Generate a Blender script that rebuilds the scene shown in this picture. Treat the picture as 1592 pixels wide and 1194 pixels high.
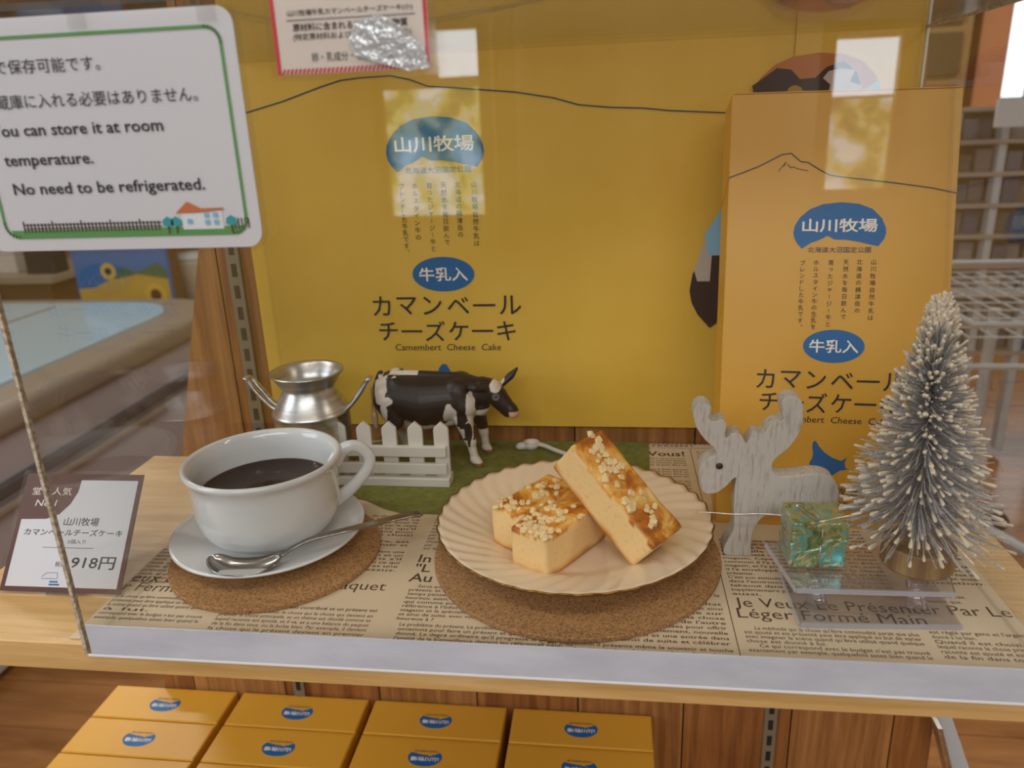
import bpy, bmesh, math, random
from math import sin, cos, pi, radians as rad, sqrt
from mathutils import Vector, Matrix, noise
random.seed(7)
sc = bpy.context.scene
for o in list(bpy.data.objects): bpy.data.objects.remove(o)
COL = sc.collection

# ------------------------------------------------------------------ camera, world, lights, exposure
CAM = Vector((0, 0, .262))
yaw, pitch, roll = .13467, .32651, -.039585
fwd = Vector((-sin(yaw)*cos(pitch), cos(yaw)*cos(pitch), -sin(pitch)))
rt0 = Vector((cos(yaw), sin(yaw), 0)); up0 = rt0.cross(fwd)
rt = rt0*cos(roll)+up0*sin(roll); upv = -rt0*sin(roll)+up0*cos(roll)
cd = bpy.data.cameras.new('camera'); cam = bpy.data.objects.new('camera', cd); COL.objects.link(cam)
cam.matrix_world = Matrix(((rt.x, upv.x, -fwd.x, CAM.x), (rt.y, upv.y, -fwd.y, CAM.y), (rt.z, upv.z, -fwd.z, CAM.z), (0, 0, 0, 1)))
cd.sensor_width = 36; cd.lens = 1196.6*36/1592; cd.clip_start = .01; cd.clip_end = 50
cd.dof.use_dof = True; cd.dof.focus_distance = .49; cd.dof.aperture_fstop = 9
sc.camera = cam
w = bpy.data.worlds.new('world'); sc.world = w; w.use_nodes = True
w.node_tree.nodes['Background'].inputs[0].default_value = (.75, .85, 1, 1)
w.node_tree.nodes['Background'].inputs[1].default_value = .6
vs = sc.view_settings; vs.view_transform = 'Standard'; vs.look = 'None'; vs.gamma = 1; vs.exposure = 0; vs.use_curve_mapping = False
sc.cycles.use_denoising = True
sc.cycles.transparent_max_bounces = 24; sc.cycles.max_bounces = 8
sc.cycles.caustics_reflective = False; sc.cycles.caustics_refractive = False
sc.cycles.sample_clamp_indirect = 4

def area(name, loc, target, sx, sy, power, col):
    l = bpy.data.lights.new(name, 'AREA'); l.shape = 'RECTANGLE'; l.size = sx; l.size_y = sy; l.energy = power; l.color = col
    o = bpy.data.objects.new(name, l); COL.objects.link(o); o.location = loc
    o.rotation_euler = (Vector(target)-Vector(loc)).to_track_quat('-Z', 'Y').to_euler()
    return o
# ceiling tube fittings of the shop (lit diffusers)
for i, (x, y, p) in enumerate([(-1.9, .2, 14), (-1.9, 2.6, 20), (-.1, -.35, 9), (.2, 2.4, 22), (2.1, .2, 14), (2.2, 2.6, 22)]):
    area('ceiling_lamp', (x, y, 1.70), (x, y, 0), 1.2, .16, p, (1, .95, .87))
# daylight from the tall shop windows left of the photographer, plus an added fill
area('window_daylight', (-2.9, -.9, .75), (-.1, .5, 0), 1.7, 1.5, 38, (.80, .90, 1))
area('window_daylight_high', (.1, -1.7, 1.3), (0, .6, .05), 2.4, .6, 25, (.95, .97, 1))  # fill added high behind the camera to brighten upright faces, no window there

# ------------------------------------------------------------------ helpers
def tag(o, label=None, cat=None, group=None, kind=None):
    if label: o['label'] = label
    if cat: o['category'] = cat
    if group: o['group'] = group
    if kind: o['kind'] = kind
    return o
def empty(name, loc=(0, 0, 0), rz=0, label=None, cat=None, group=None):
    o = bpy.data.objects.new(name, None); COL.objects.link(o); o.location = loc; o.rotation_euler.z = rz; o.empty_display_size = .01
    return tag(o, label, cat, group)
def mesh_obj(name, me, mat=None, parent=None, loc=None, rot=None):
    o = bpy.data.objects.new(name, me); COL.objects.link(o)
    if mat is not None and not me.materials: me.materials.append(mat)
    if parent is not None: o.parent = parent
    if loc: o.location = loc
    if rot: o.rotation_euler = rot
    return o
def from_bm(name, bm, mat=None, parent=None, smooth=False, **k):
    bmesh.ops.recalc_face_normals(bm, faces=bm.faces)
    me = bpy.data.meshes.new(name); bm.to_mesh(me); bm.free()
    if smooth: me.shade_smooth()
    return mesh_obj(name, me, mat, parent, **k)
def bevel(bm, r, seg=2):
    if r > 0: bmesh.ops.bevel(bm, geom=list(bm.edges), offset=r, segments=seg, affect='EDGES', profile=.6, clamp_overlap=True)
def bm_box(a, b, r=0, seg=2, bm=None):
    nb = bmesh.new()
    vs_ = [nb.verts.new((x, y, z)) for z in (a[2], b[2]) for x, y in ((a[0], a[1]), (b[0], a[1]), (b[0], b[1]), (a[0], b[1]))]
    for f in ((0, 3, 2, 1), (4, 5, 6, 7), (0, 1, 5, 4), (1, 2, 6, 5), (2, 3, 7, 6), (3, 0, 4, 7)): nb.faces.new([vs_[i] for i in f])
    bevel(nb, r, seg)
    if bm is None: return nb
    me = bpy.data.meshes.new('t'); nb.to_mesh(me); nb.free(); bm.from_mesh(me); bpy.data.meshes.remove(me)
    return bm
def box(name, a, b, mat, parent=None, r=0, seg=2, **k): return from_bm(name, bm_box(a, b, r, seg), mat, parent, **k)
def bm_prism(pts, depth, plane='xy', r=0, seg=2, off=0):
    """polygon pts extruded by depth along the third axis"""
    bm = bmesh.new()
    def P(u, v, t): return {'xy': (u, v, t), 'xz': (u, t, v), 'yz': (t, u, v)}[plane]
    lo = [bm.verts.new(P(u, v, off)) for u, v in pts]; hi = [bm.verts.new(P(u, v, off+depth)) for u, v in pts]
    n = len(pts); bm.faces.new(lo); bm.faces.new(hi)
    for i in range(n): bm.faces.new((lo[i], lo[(i+1) % n], hi[(i+1) % n], hi[i]))
    bmesh.ops.recalc_face_normals(bm, faces=bm.faces)
    if r > 0:
        es = [e for e in bm.edges if (e.verts[0] in lo and e.verts[1] in lo) or (e.verts[0] in hi and e.verts[1] in hi)]
        bmesh.ops.bevel(bm, geom=es, offset=r, segments=seg, affect='EDGES', profile=.5, clamp_overlap=True)
    return bm
def smooth_poly(pts, n=4):
    out = []; N = len(pts)
    for i in range(N):
        p0, p1, p2, p3 = [Vector(pts[(i+k) % N]+(0,)) for k in (-1, 0, 1, 2)]
        for j in range(n):
            t = j/n
            q = .5*((2*p1)+(-p0+p2)*t+(2*p0-5*p1+4*p2-p3)*t*t+(-p0+3*p1-3*p2+p3)*t**3)
            out.append((q.x, q.y))
    return out
def bm_lathe(prof, n=64, mod=None, close=False):
    bm = bmesh.new(); rings = []
    for k, (r, z) in enumerate(prof):
        if r < 1e-6: rings.append([bm.verts.new((0, 0, z))]); continue
        ring = []
        for i in range(n):
            a = 2*pi*i/n; rr, zz = (r, z) if mod is None else mod(a, r, z, k)
            ring.append(bm.verts.new((rr*cos(a), rr*sin(a), zz)))
        rings.append(ring)
    pairs = list(zip(rings, rings[1:]))+([(rings[-1], rings[0])] if close else [])
    for A, B in pairs:
        if len(A) == 1 and len(B) == 1: continue
        for i in range(n):
            j = (i+1) % n
            if len(A) == 1: bm.faces.new((A[0], B[i], B[j]))
            elif len(B) == 1: bm.faces.new((A[i], B[0], A[j]))
            else: bm.faces.new((A[i], B[i], B[j], A[j]))
    return bm
def bm_tube(pts, rads, n=10, bm=None, flat=1.0, closed=False, upref=Vector((0, 0, 1))):
    bm = bm or bmesh.new(); pts = [Vector(p) for p in pts]; N = len(pts)
    if not hasattr(rads, '__len__'): rads = [rads]*N
    rings = []
    for i, p in enumerate(pts):
        a = pts[(i-1) % N] if (closed or i) else pts[0]; b = pts[(i+1) % N] if (closed or i < N-1) else pts[-1]
        t = (b-a).normalized(); s = t.cross(upref)
        if s.length < 1e-4: s = t.cross(Vector((1, 0, 0)))
        s.normalize(); u = s.cross(t).normalized()
        rings.append([bm.verts.new(p+rads[i]*(s*cos(2*pi*k/n)+u*sin(2*pi*k/n)*flat)) for k in range(n)])
    for i in range(N if closed else N-1):
        A, B = rings[i], rings[(i+1) % N]
        for k in range(n): bm.faces.new((A[k], A[(k+1) % n], B[(k+1) % n], B[k]))
    if not closed: bm.faces.new(rings[0][::-1]); bm.faces.new(rings[-1])
    return bm
def cr(pts, n=6):
    """Catmull-Rom through 3D points"""
    P = [Vector(p) for p in pts]; out = []
    for i in range(len(P)-1):
        p0 = P[max(i-1, 0)]; p1 = P[i]; p2 = P[i+1]; p3 = P[min(i+2, len(P)-1)]
        for j in range(n):
            t = j/n; out.append(.5*((2*p1)+(-p0+p2)*t+(2*p0-5*p1+4*p2-p3)*t*t+(-p0+3*p1-3*p2+p3)*t**3))
    out.append(P[-1]); return out

# ------------------------------------------------------------------ materials
class NT:
    def __init__(s, m): s.t = m.node_tree; s.n = s.t.nodes; s.l = s.t.links
    def new(s, typ, **k):
        nd = s.n.new(typ)
        for a, v in k.items():
            if a.startswith('i_'): nd.inputs[a[2:].replace('_', ' ')].default_value = v
            else: setattr(nd, a, v)
        return nd
    def link(s, a, b): s.l.new(a, b)
def c4(c): return (*c, 1) if len(c) == 3 else c
def srgb(h):
    v = [int(h[i:i+2], 16)/255 for i in (0, 2, 4)]
    return tuple((x/12.92 if x <= .04045 else ((x+.055)/1.055)**2.4) for x in v)
def mat(name, col=(.8, .8, .8), rough=.5, metal=0, spec=.5, coat=0, emit=None, estr=1, sub=0):
    m = bpy.data.materials.new(name); m.use_nodes = True; b = m.node_tree.nodes['Principled BSDF']
    b.inputs['Base Color'].default_value = c4(col); b.inputs['Roughness'].default_value = rough; b.inputs['Metallic'].default_value = metal
    b.inputs['Specular IOR Level'].default_value = spec; b.inputs['Coat Weight'].default_value = coat
    if sub: b.inputs['Subsurface Weight'].default_value = sub; b.inputs['Subsurface Scale'].default_value = .004
    if emit: b.inputs['Emission Color'].default_value = c4(emit); b.inputs['Emission Strength'].default_value = estr
    return m
def add_noise(m, c1, c2, scale=(20, 20, 20), detail=4, rough=.6, lo=.35, hi=.65, bump=0, bscale=None, extra=None, dist=0.0):
    """colour ramp between c1 and c2 driven by stretched noise in object coordinates"""
    t = NT(m); b = t.n['Principled BSDF']
    tc = t.new('ShaderNodeTexCoord'); mp = t.new('ShaderNodeMapping'); mp.inputs['Scale'].default_value = scale
    nz = t.new('ShaderNodeTexNoise'); nz.inputs['Scale'].default_value = 1; nz.inputs['Detail'].default_value = detail; nz.inputs['Roughness'].default_value = rough; nz.inputs['Distortion'].default_value = dist
    rp = t.new('ShaderNodeValToRGB'); e = rp.color_ramp.elements
    e[0].position = lo; e[0].color = c4(c1); e[1].position = hi; e[1].color = c4(c2)
    for p, c in (extra or []): x = e.new(p); x.color = c4(c)
    t.link(tc.outputs['Object'], mp.inputs[0]); t.link(mp.outputs[0], nz.inputs['Vector']); t.link(nz.outputs['Fac'], rp.inputs[0]); t.link(rp.outputs[0], b.inputs['Base Color'])
    if bump:
        bp = t.new('ShaderNodeBump'); bp.inputs['Strength'].default_value = 1; bp.inputs['Distance'].default_value = bump
        if bscale:
            n2 = t.new('ShaderNodeTexNoise'); n2.inputs['Scale'].default_value = bscale; n2.inputs['Detail'].default_value = 3
            t.link(tc.outputs['Object'], n2.inputs['Vector']); t.link(n2.outputs['Fac'], bp.inputs['Height'])
        else: t.link(nz.outputs['Fac'], bp.inputs['Height'])
        t.link(bp.outputs[0], b.inputs['Normal'])
    return m
def clear(name, tint=(.97, .98, .98), rough=.01, refl=1.0, bump=0, bs=60, ior=1.49, haze=0):
    m = bpy.data.materials.new(name); m.use_nodes = True; t = NT(m); t.n.clear()
    out = t.new('ShaderNodeOutputMaterial'); tr = t.new('ShaderNodeBsdfTransparent'); tr.inputs[0].default_value = c4(tint)
    gl = t.new('ShaderNodeBsdfGlossy'); gl.inputs['Roughness'].default_value = rough
    fr = t.new('ShaderNodeLayerWeight'); fr.inputs[0].default_value = .5   # Schlick reflectance of a thin sheet, the same from both sides
    pw = t.new('ShaderNodeMath', operation='POWER'); pw.inputs[1].default_value = 5; t.link(fr.outputs['Facing'], pw.inputs[0])
    ma = t.new('ShaderNodeMath', operation='MULTIPLY_ADD'); ma.inputs[1].default_value = .955; ma.inputs[2].default_value = .045; t.link(pw.outputs[0], ma.inputs[0])
    mx = t.new('ShaderNodeMixShader'); src = ma.outputs[0]
    if refl != 1:
        mm = t.new('ShaderNodeMath', operation='MULTIPLY'); mm.inputs[1].default_value = refl; t.link(src, mm.inputs[0]); src = mm.outputs[0]
    t.link(src, mx.inputs[0]); t.link(tr.outputs[0], mx.inputs[1]); t.link(gl.outputs[0], mx.inputs[2]); last = mx.outputs[0]
    if haze:
        df = t.new('ShaderNodeBsdfDiffuse'); df.inputs[0].default_value = (.85, .88, .92, 1); m2 = t.new('ShaderNodeMixShader'); m2.inputs[0].default_value = haze
        t.link(last, m2.inputs[1]); t.link(df.outputs[0], m2.inputs[2]); last = m2.outputs[0]
    t.link(last, out.inputs[0])
    if bump:
        tc = t.new('ShaderNodeTexCoord'); nz = t.new('ShaderNodeTexNoise'); nz.inputs['Scale'].default_value = bs; nz.inputs['Detail'].default_value = 2
        bp = t.new('ShaderNodeBump'); bp.inputs['Distance'].default_value = bump; bp.inputs['Strength'].default_value = 1
        t.link(tc.outputs['Object'], nz.inputs['Vector']); t.link(nz.outputs['Fac'], bp.inputs['Height']); t.link(bp.outputs[0], gl.inputs['Normal']); t.link(bp.outputs[0], fr.inputs['Normal'])
    return m
def window_mat(name, kind, s):
    """daylit view outdoors: pale sky above sunlit trees"""
    m = bpy.data.materials.new(name); m.use_nodes = True; t = NT(m); t.n.clear()
    out = t.new('ShaderNodeOutputMaterial'); em = t.new('ShaderNodeEmission'); em.inputs[1].default_value = s; t.link(em.outputs[0], out.inputs[0])
    if kind == 'sky': em.inputs[0].default_value = (.78, .9, 1, 1); return m
    tc = t.new('ShaderNodeTexCoord'); nz = t.new('ShaderNodeTexNoise'); nz.inputs['Scale'].default_value = 9; nz.inputs['Detail'].default_value = 4
    rp = t.new('ShaderNodeValToRGB'); e = rp.color_ramp.elements
    e[0].position = .34; e[0].color = (.10, .16, .10, 1); e[1].position = .62; e[1].color = (.85, .97, 1, 1)
    for p, c in ((.44, (.30, .33, .10, 1)), (.50, (.62, .62, .28, 1)), (.55, (.45, .62, .55, 1))): x = e.new(p); x.color = c
    t.link(tc.outputs['Object'], nz.inputs['Vector']); t.link(nz.outputs['Fac'], rp.inputs[0]); t.link(rp.outputs[0], em.inputs[0])
    return m

M = {}
def wood(name, a, b, along='x', rough=.45, f=1.0, bump=.00004):
    sc_ = {'x': (7*f, 90*f, 90*f), 'y': (90*f, 7*f, 90*f), 'z': (110*f, 110*f, 5*f)}[along]
    return add_noise(mat(name, a, rough), a, b, sc_, 5, .65, .38, .64, bump=bump, dist=.4)
M['shelf'] = wood('shelf_wood', srgb('c39a5c'), srgb('dcb67c'), 'x', .38)
M['panel'] = wood('panel_wood', srgb('85542a'), srgb('b07c46'), 'z', .5)
M['panel2'] = wood('panel_wood_reddish', srgb('784620'), srgb('a36b36'), 'z', .5)
M['yellow'] = add_noise(mat('yellow_paper', rough=.42), srgb('dcb03c'), srgb('e3b94c'), (9, 9, 9), bump=.0011, bscale=9)
M['box_y'] = mat('yellow_card', srgb('d8a034'), .38)
M['blue'] = mat('print_blue', srgb('0a62a0'), .45)
M['navy'] = mat('print_dark_blue', srgb('24405c'), .5)
M['black'] = mat('print_black', srgb('1c1a1c'), .5)
M['cream_ink'] = mat('print_white', srgb('f2e9dc'), .5)
M['brown_ink'] = mat('print_brown', srgb('4a3526'), .7)
M['paper'] = add_noise(mat('newsprint', rough=.6), srgb('d3bfa0'), srgb('dac6a8'), (12, 12, 12))
M['cork'] = add_noise(mat('cork', rough=.85), srgb('7a5230'), srgb('b98c5a'), (750, 750, 750), 3, .75, .36, .6, bump=.0003, extra=[(.3, srgb('4a2c14'))])
M['felt'] = add_noise(mat('green_felt', rough=.95, spec=.1), srgb('5e6430'), srgb('8c8f52'), (160, 160, 160), 6, .8, .32, .7, bump=.0006, extra=[(.62, srgb('7a7f44'))])
M['china'] = mat('white_china', (.70, .715, .72), .12, coat=.4)
M['plate'] = mat('cream_china', srgb('e6d1b6'), .2, coat=.3)
M['gold'] = mat('gold_line', srgb('9a7030'), .28, metal=1)
M['coffee'] = mat('black_coffee', (.008, .003, .0015), .06, spec=.3)
M['steel'] = mat('stainless', (.34, .33, .31), .2, metal=1)
M['alu'] = add_noise(mat('aluminium', rough=.33, metal=1), (.5, .5, .49), (.72, .71, .69), (25, 25, 400), 3)
M['white_pl'] = mat('white_plastic', srgb('d8d2c9'), .4)
M['metal_w'] = mat('painted_metal_white', srgb('cfd3d8'), .4)
M['standard'] = mat('slotted_steel', srgb('8f8a7c'), .4, metal=.6)
M['dark'] = mat('dark_slot', (.012, .008, .006), .8)
M['moose'] = add_noise(mat('whitewashed_wood', rough=.75), srgb('84776a'), srgb('c4bcb2'), (420, 420, 50), 6, .75, .28, .50, bump=.0003)
M['silver'] = mat('silver_thread', (.7, .68, .62), .3, metal=1)
M['twig'] = add_noise(mat('silver_glitter_bristle', rough=.3, metal=.35), (.30, .30, .31), (.78, .77, .76), (1500, 1500, 1500), 2)
M['snow'] = mat('flocked_snow', srgb('dccfba'), .8)
M['stem'] = mat('dark_wire', (.09, .085, .08), .5, metal=.7)
M['log'] = wood('log_wood', srgb('7f6142'), srgb('ab8a60'), 'z', .6)
M['acrylic'] = clear('clear_acrylic', (.985, .99, .985), .012)
M['acrylic_top'] = clear('clear_acrylic_top', (.80, .78, .75), .05, haze=.06)
M['acrylic_thick'] = clear('thick_clear_acrylic', (.955, .95, .975), .03, refl=2.2, haze=.03)
M['edge'] = add_noise(mat('cut_acrylic_edge', rough=.25), srgb('a2937c'), srgb('cabfae'), (300, 300, 380), 2, .5, .4, .6)
M['edge_w'] = mat('polished_edge_white', srgb('e8eaec'), .15)
M['band'] = add_noise(mat('white_base_strip', rough=.35), srgb('b6b9c2'), srgb('c8cbd4'), (14, 14, 40), 4, .6)
M['film'] = clear('laminate_film', (.985, .985, .98), .08, bump=.00008, bs=40)
M['crinkle'] = clear('crinkled_film', (.92, .93, .93), .13, refl=5, bump=.0016, bs=260, haze=.22)  # crinkled film with glare put in as white haze and raised reflection
M['card_w'] = mat('card_white', srgb('dddce2'), .5)
M['card_g'] = mat('print_green', srgb('5f9c57'), .5)
M['card_r'] = mat('print_red', srgb('cf2f3b'), .5)
M['card_or'] = mat('print_orange', srgb('cf7448'), .5)
M['card_br'] = mat('print_maroon', srgb('56281a'), .5)
M['teal'] = mat('print_teal', srgb('2fa0aa'), .5)
M['sky_ink'] = mat('print_sky', srgb('8cc0dd'), .5)
M['photo_or'] = mat('print_tan', srgb('b9713a'), .5)
M['photo_dk'] = mat('print_dark_brown', srgb('33201d'), .5)
M['photo_wh'] = mat('print_pale', srgb('bfb2a6'), .5)

# iridescent gift foil
def foil():
    m = mat('iridescent_foil', (.4, .6, .4), .12, metal=.7, coat=1); t = NT(m); b = t.n['Principled BSDF']
    tc = t.new('ShaderNodeTexCoord'); vo = t.new('ShaderNodeTexVoronoi'); vo.inputs['Scale'].default_value = 170; nz = t.new('ShaderNodeTexNoise'); nz.inputs['Scale'].default_value = 120; nz.inputs['Detail'].default_value = 4; nz.inputs['Distortion'].default_value = 1.5
    rp = t.new('ShaderNodeValToRGB'); e = rp.color_ramp.elements; e[0].position = .3; e[0].color = c4(srgb('4a7a60')); e[1].position = .72; e[1].color = c4(srgb('f0e6c0'))
    for p, c in ((.42, srgb('8fb070')), (.48, srgb('cfc08a')), (.54, srgb('9ccaa0')), (.60, srgb('45d0dc')), (.65, srgb('b9c98a'))): x = e.new(p); x.color = c4(c)
    bp = t.new('ShaderNodeBump'); bp.inputs['Distance'].default_value = .0022; bp.inputs['Strength'].default_value = 1
    t.link(tc.outputs['Object'], nz.inputs['Vector']); t.link(tc.outputs['Object'], vo.inputs['Vector']); t.link(nz.outputs['Fac'], rp.inputs[0]); t.link(rp.outputs[0], b.inputs['Base Color'])
    t.link(nz.outputs['Fac'], bp.inputs['Height']); t.link(bp.outputs[0], b.inputs['Normal'])
    return m
M['foil'] = foil()

# cheesecake: cream crumb, browned foot; baked top with brown patches. Mask from the stored point attribute 'crust' (0 crumb .. 1 top .. 2 foot)
def cake_mat():
    m = mat('cheesecake', rough=.55, sub=.15); t = NT(m); b = t.n['Principled BSDF']; b.inputs['Subsurface Radius'].default_value = (1, .6, .25)
    tc = t.new('ShaderNodeTexCoord'); at = t.new('ShaderNodeAttribute', attribute_name='crust')
    sp = t.new('ShaderNodeSeparateColor'); t.link(at.outputs['Color'], sp.inputs[0])
    nz = t.new('ShaderNodeTexNoise'); nz.inputs['Scale'].default_value = 48; nz.inputs['Detail'].default_value = 5; nz.inputs['Roughness'].default_value = .62; nz.inputs['Distortion'].default_value = .7
    t.link(tc.outputs['Object'], nz.inputs['Vector'])
    rp = t.new('ShaderNodeValToRGB'); e = rp.color_ramp.elements; e[0].position = .35; e[0].color = c4(srgb('eecb85')); e[1].position = .61; e[1].color = c4(srgb('a4580f'))
    x = e.new(.44); x.color = c4(srgb('e4a748')); x = e.new(.52); x.color = c4(srgb('c87a1c'))
    t.link(nz.outputs['Fac'], rp.inputs[0])
    n2 = t.new('ShaderNodeTexNoise'); n2.inputs['Scale'].default_value = 420; n2.inputs['Detail'].default_value = 4; t.link(tc.outputs['Object'], n2.inputs['Vector'])
    r2 = t.new('ShaderNodeValToRGB'); e = r2.color_ramp.elements; e[0].position = .28; e[0].color = c4(srgb('e2b878')); e[1].position = .42; e[1].color = c4(srgb('efcb8f')); t.link(n2.outputs['Fac'], r2.inputs[0])
    m1 = t.new('ShaderNodeMix', data_type='RGBA'); t.link(sp.outputs[1], m1.inputs[0]); t.link(r2.outputs[0], m1.inputs[6]); m1.inputs[7].default_value = c4(srgb('c98324'))
    m2 = t.new('ShaderNodeMix', data_type='RGBA'); t.link(sp.outputs[0], m2.inputs[0]); t.link(m1.outputs[2], m2.inputs[6]); t.link(rp.outputs[0], m2.inputs[7])
    t.link(m2.outputs[2], b.inputs['Base Color'])
    bp = t.new('ShaderNodeBump'); bp.inputs['Distance'].default_value = .0002; t.link(n2.outputs['Fac'], bp.inputs['Height']); t.link(bp.outputs[0], b.inputs['Normal'])
    return m
M['cake'] = cake_mat()
M['cube'] = mat('cheese_cube', srgb('efd09a'), .5, sub=.2)
def attr_mat(name, rough):
    m = mat(name, rough=rough); t = NT(m); at = t.new('ShaderNodeAttribute', attribute_name='paint'); t.link(at.outputs['Color'], t.n['Principled BSDF'].inputs['Base Color']); return m
M['cow'] = attr_mat('painted_cow_plastic', .42)

# ------------------------------------------------------------------ printing: text and flat shapes as thin ink meshes
_glyph = {}
def glyph(s, bold):
    k = (s, bold)
    if k not in _glyph:
        cu = bpy.data.curves.new('t', 'FONT'); cu.body = s; cu.size = 1; cu.resolution_u = 2; cu.offset = bold; cu.align_x = 'LEFT'
        ob = bpy.data.objects.new('t', cu); COL.objects.link(ob)
        dg = bpy.context.evaluated_depsgraph_get()
        me = bpy.data.meshes.new_from_object(ob.evaluated_get(dg))
        V = [tuple(v.co[:2]) for v in me.vertices]; F = [tuple(p.vertices) for p in me.polygons]
        bpy.data.objects.remove(ob); bpy.data.curves.remove(cu); bpy.data.meshes.remove(me)
        _glyph[k] = (V, F)
    return _glyph[k]
class Ink:
    """collects flat marks in the (u,v) plane; build() maps u,v to a plane of the thing"""
    def __init__(s): s.V = []; s.F = []
    def add(s, V, F): n = len(s.V); s.V += V; s.F += [tuple(i+n for i in f) for f in F]
    def text(s, body, x, y, size, w=None, align='l', bold=0., shear=0., rot=0., mid=False, h=None):
        V, F = glyph(body, bold)
        if not V: return
        x0 = min(v[0] for v in V); x1 = max(v[0] for v in V); y0 = min(v[1] for v in V); y1 = max(v[1] for v in V)
        sx = size if w is None else w/(x1-x0); W = (x1-x0)*sx; sy = size if h is None else h/(y1-y0)
        ox = {'l': 0, 'c': -W/2, 'r': -W}[align]; oy = -(y0+y1)/2*sy if mid else 0
        out = []
        for a, b in V:
            u = (a-x0)*sx+ox+shear*b*sy; v = b*sy+oy
            out.append((x+u*cos(rot)-v*sin(rot), y+u*sin(rot)+v*cos(rot)))
        s.add(out, F)
    def vtext(s, body, x, y0, y1, size, lean=0., bold=0.):
        n = len(body); st = (y0-y1)/n
        for i, ch in enumerate(body):
            t = y0-(i+.5)*st
            if ch == 'ー': s.rect(x+lean*i-size*.035, t-size*.33, x+lean*i+size*.035, t+size*.33)
            elif ch in '。': s.text(ch, x+lean*i+size*.25, t+size*.25, size, align='c', mid=True)
            else: s.text(ch, x+lean*i, t, size, align='c', bold=bold, mid=True)
    def poly(s, pts): s.add([tuple(p) for p in pts], [tuple(range(len(pts)))])
    def rect(s, x0, y0, x1, y1): s.poly([(x0, y0), (x1, y0), (x1, y1), (x0, y1)])
    def ellipse(s, x, y, a, b, n=40): s.poly([(x+a*cos(2*pi*i/n), y+b*sin(2*pi*i/n)) for i in range(n)])
    def line(s, pts, wd):
        for (x0, y0), (x1, y1) in zip(pts, pts[1:]):
            d = Vector((x1-x0, y1-y0)); L = d.length
            if L < 1e-9: continue
            n = Vector((-d.y, d.x))/L*wd/2; e = d/L*wd*.2
            s.poly([(x0+n.x-e.x, y0+n.y-e.y), (x1+n.x+e.x, y1+n.y+e.y), (x1-n.x+e.x, y1-n.y+e.y), (x0-n.x-e.x, y0-n.y-e.y)])
    def build(s, name, m, parent, Mx):
        me = bpy.data.meshes.new(name); me.from_pydata([tuple(Mx @ Vector((u, v, 0))) for u, v in s.V], [], s.F)
        return mesh_obj(name, me, m, parent)
LOGO = [(517,1085),(522,1050),(545,1010),(590,970),(650,946),(735,937),(815,945),(880,970),(925,1015),(945,1060),(948,1085),(940,1115),(915,1150),(870,1140),(820,1128),(760,1118),(720,1118),(705,1115),(690,1105),(675,1100),(660,1110),(640,1120),(600,1135),(560,1163),(535,1135),(522,1110)]
LOGO = [((x-732)/216, -(y-1045)/216) for x, y in LOGO]
def logo(inkb, inkw, cx, cy, hw, fl=1):
    inkb.poly([(cx+fl*x*hw, cy+fl*y*hw) for x, y in LOGO])
    rot = 0 if fl > 0 else pi
    inkw.text('山川牧場', cx, cy-fl*hw*.02, hw*.44, w=hw*1.62, align='c', bold=.02, mid=True, rot=rot, h=hw*.31)
COLS = ['山川牧場自然牛乳は', '北海道の横津岳の', '天然水を毎日飲んで', '育ったジャージー牛と', 'ホルスタイン牛の生乳を', 'ブレンドした牛乳です。']
def XZ(y, o=(0, 0)): return Matrix(((1, 0, 0, o[0]), (0, 0, 1, y), (0, 1, 0, o[1]), (0, 0, 0, 1)))  # u->x, v->z
def XY(z): return Matrix.Translation((0, 0, z))

# ------------------------------------------------------------------ room shell
def struct(o, name=None): o['kind'] = 'structure'; return o
fm = mat('floor_boards', rough=.24)
add_noise(fm, srgb('74491f'), srgb('a06f3e'), (3, 22, 3), 5, .6, .3, .7, dist=.3)
fl = struct(empty('floor'))
k = 0
for j in range(26):                       # near strip: boards of their own
    y0 = .2+j*.13
    for (xa, xb) in ((-3.2, -1.5), (-1.5, .25), (.25, 1.75), (1.75, 3.4)):
        sh = (.5 if j % 2 else 0)
        xa2 = max(-3.2, xa-sh) if xa > -3.2 else -3.2; xb2 = xb-sh if xb < 3.4 else 3.4
        box('plank', (xa2+.001, y0+.001, -.87), (xb2-.001, y0+.129, -.85-.0006*random.random()), fm, fl)
box('subfloor', (-3.2, -2.7, -.9), (3.4, 5.6, -.872), mat('subfloor', srgb('5d3b22'), .5), fl)
box('floor_behind', (-3.2, -2.7, -.872), (3.4, .2, -.851), fm, fl)
box('floor_far', (-3.2, 3.58, -.872), (3.4, 5.6, -.851), fm, fl)
wallm = mat('plaster_wall', srgb('bcae98'), .8)
struct(box('ceiling', (-3.2, -2.7, 1.75), (3.4, 5.6, 1.8), mat('ceiling_board', srgb('d8d4cc'), .8)))
struct(box('wall_left', (-3.25, -2.7, -.9), (-3.2, 5.6, 1.75), mat('left_wall_wood', srgb('a98a62'), .7)))
struct(box('wall_right', (3.4, -2.7, -.9), (3.45, 5.6, 1.75), wallm))
struct(box('wall_back', (-3.2, 5.6, -.9), (3.4, 5.65, 1.75), mat('back_wall', srgb('8f7454'), .8)))
struct(box('wall_front', (-3.2, -2.75, -.9), (3.4, -2.7, 1.75), mat('wall_behind', srgb('a08c74'), .8)))
frm = mat('window_frame', srgb('8c7350'), .5)
W_tree = window_mat('view_trees', 'trees', 4.2); W_sky = window_mat('view_sky', 'sky', 7.5); W_tree2 = window_mat('view_trees_bright', 'trees', 3.4)
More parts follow.
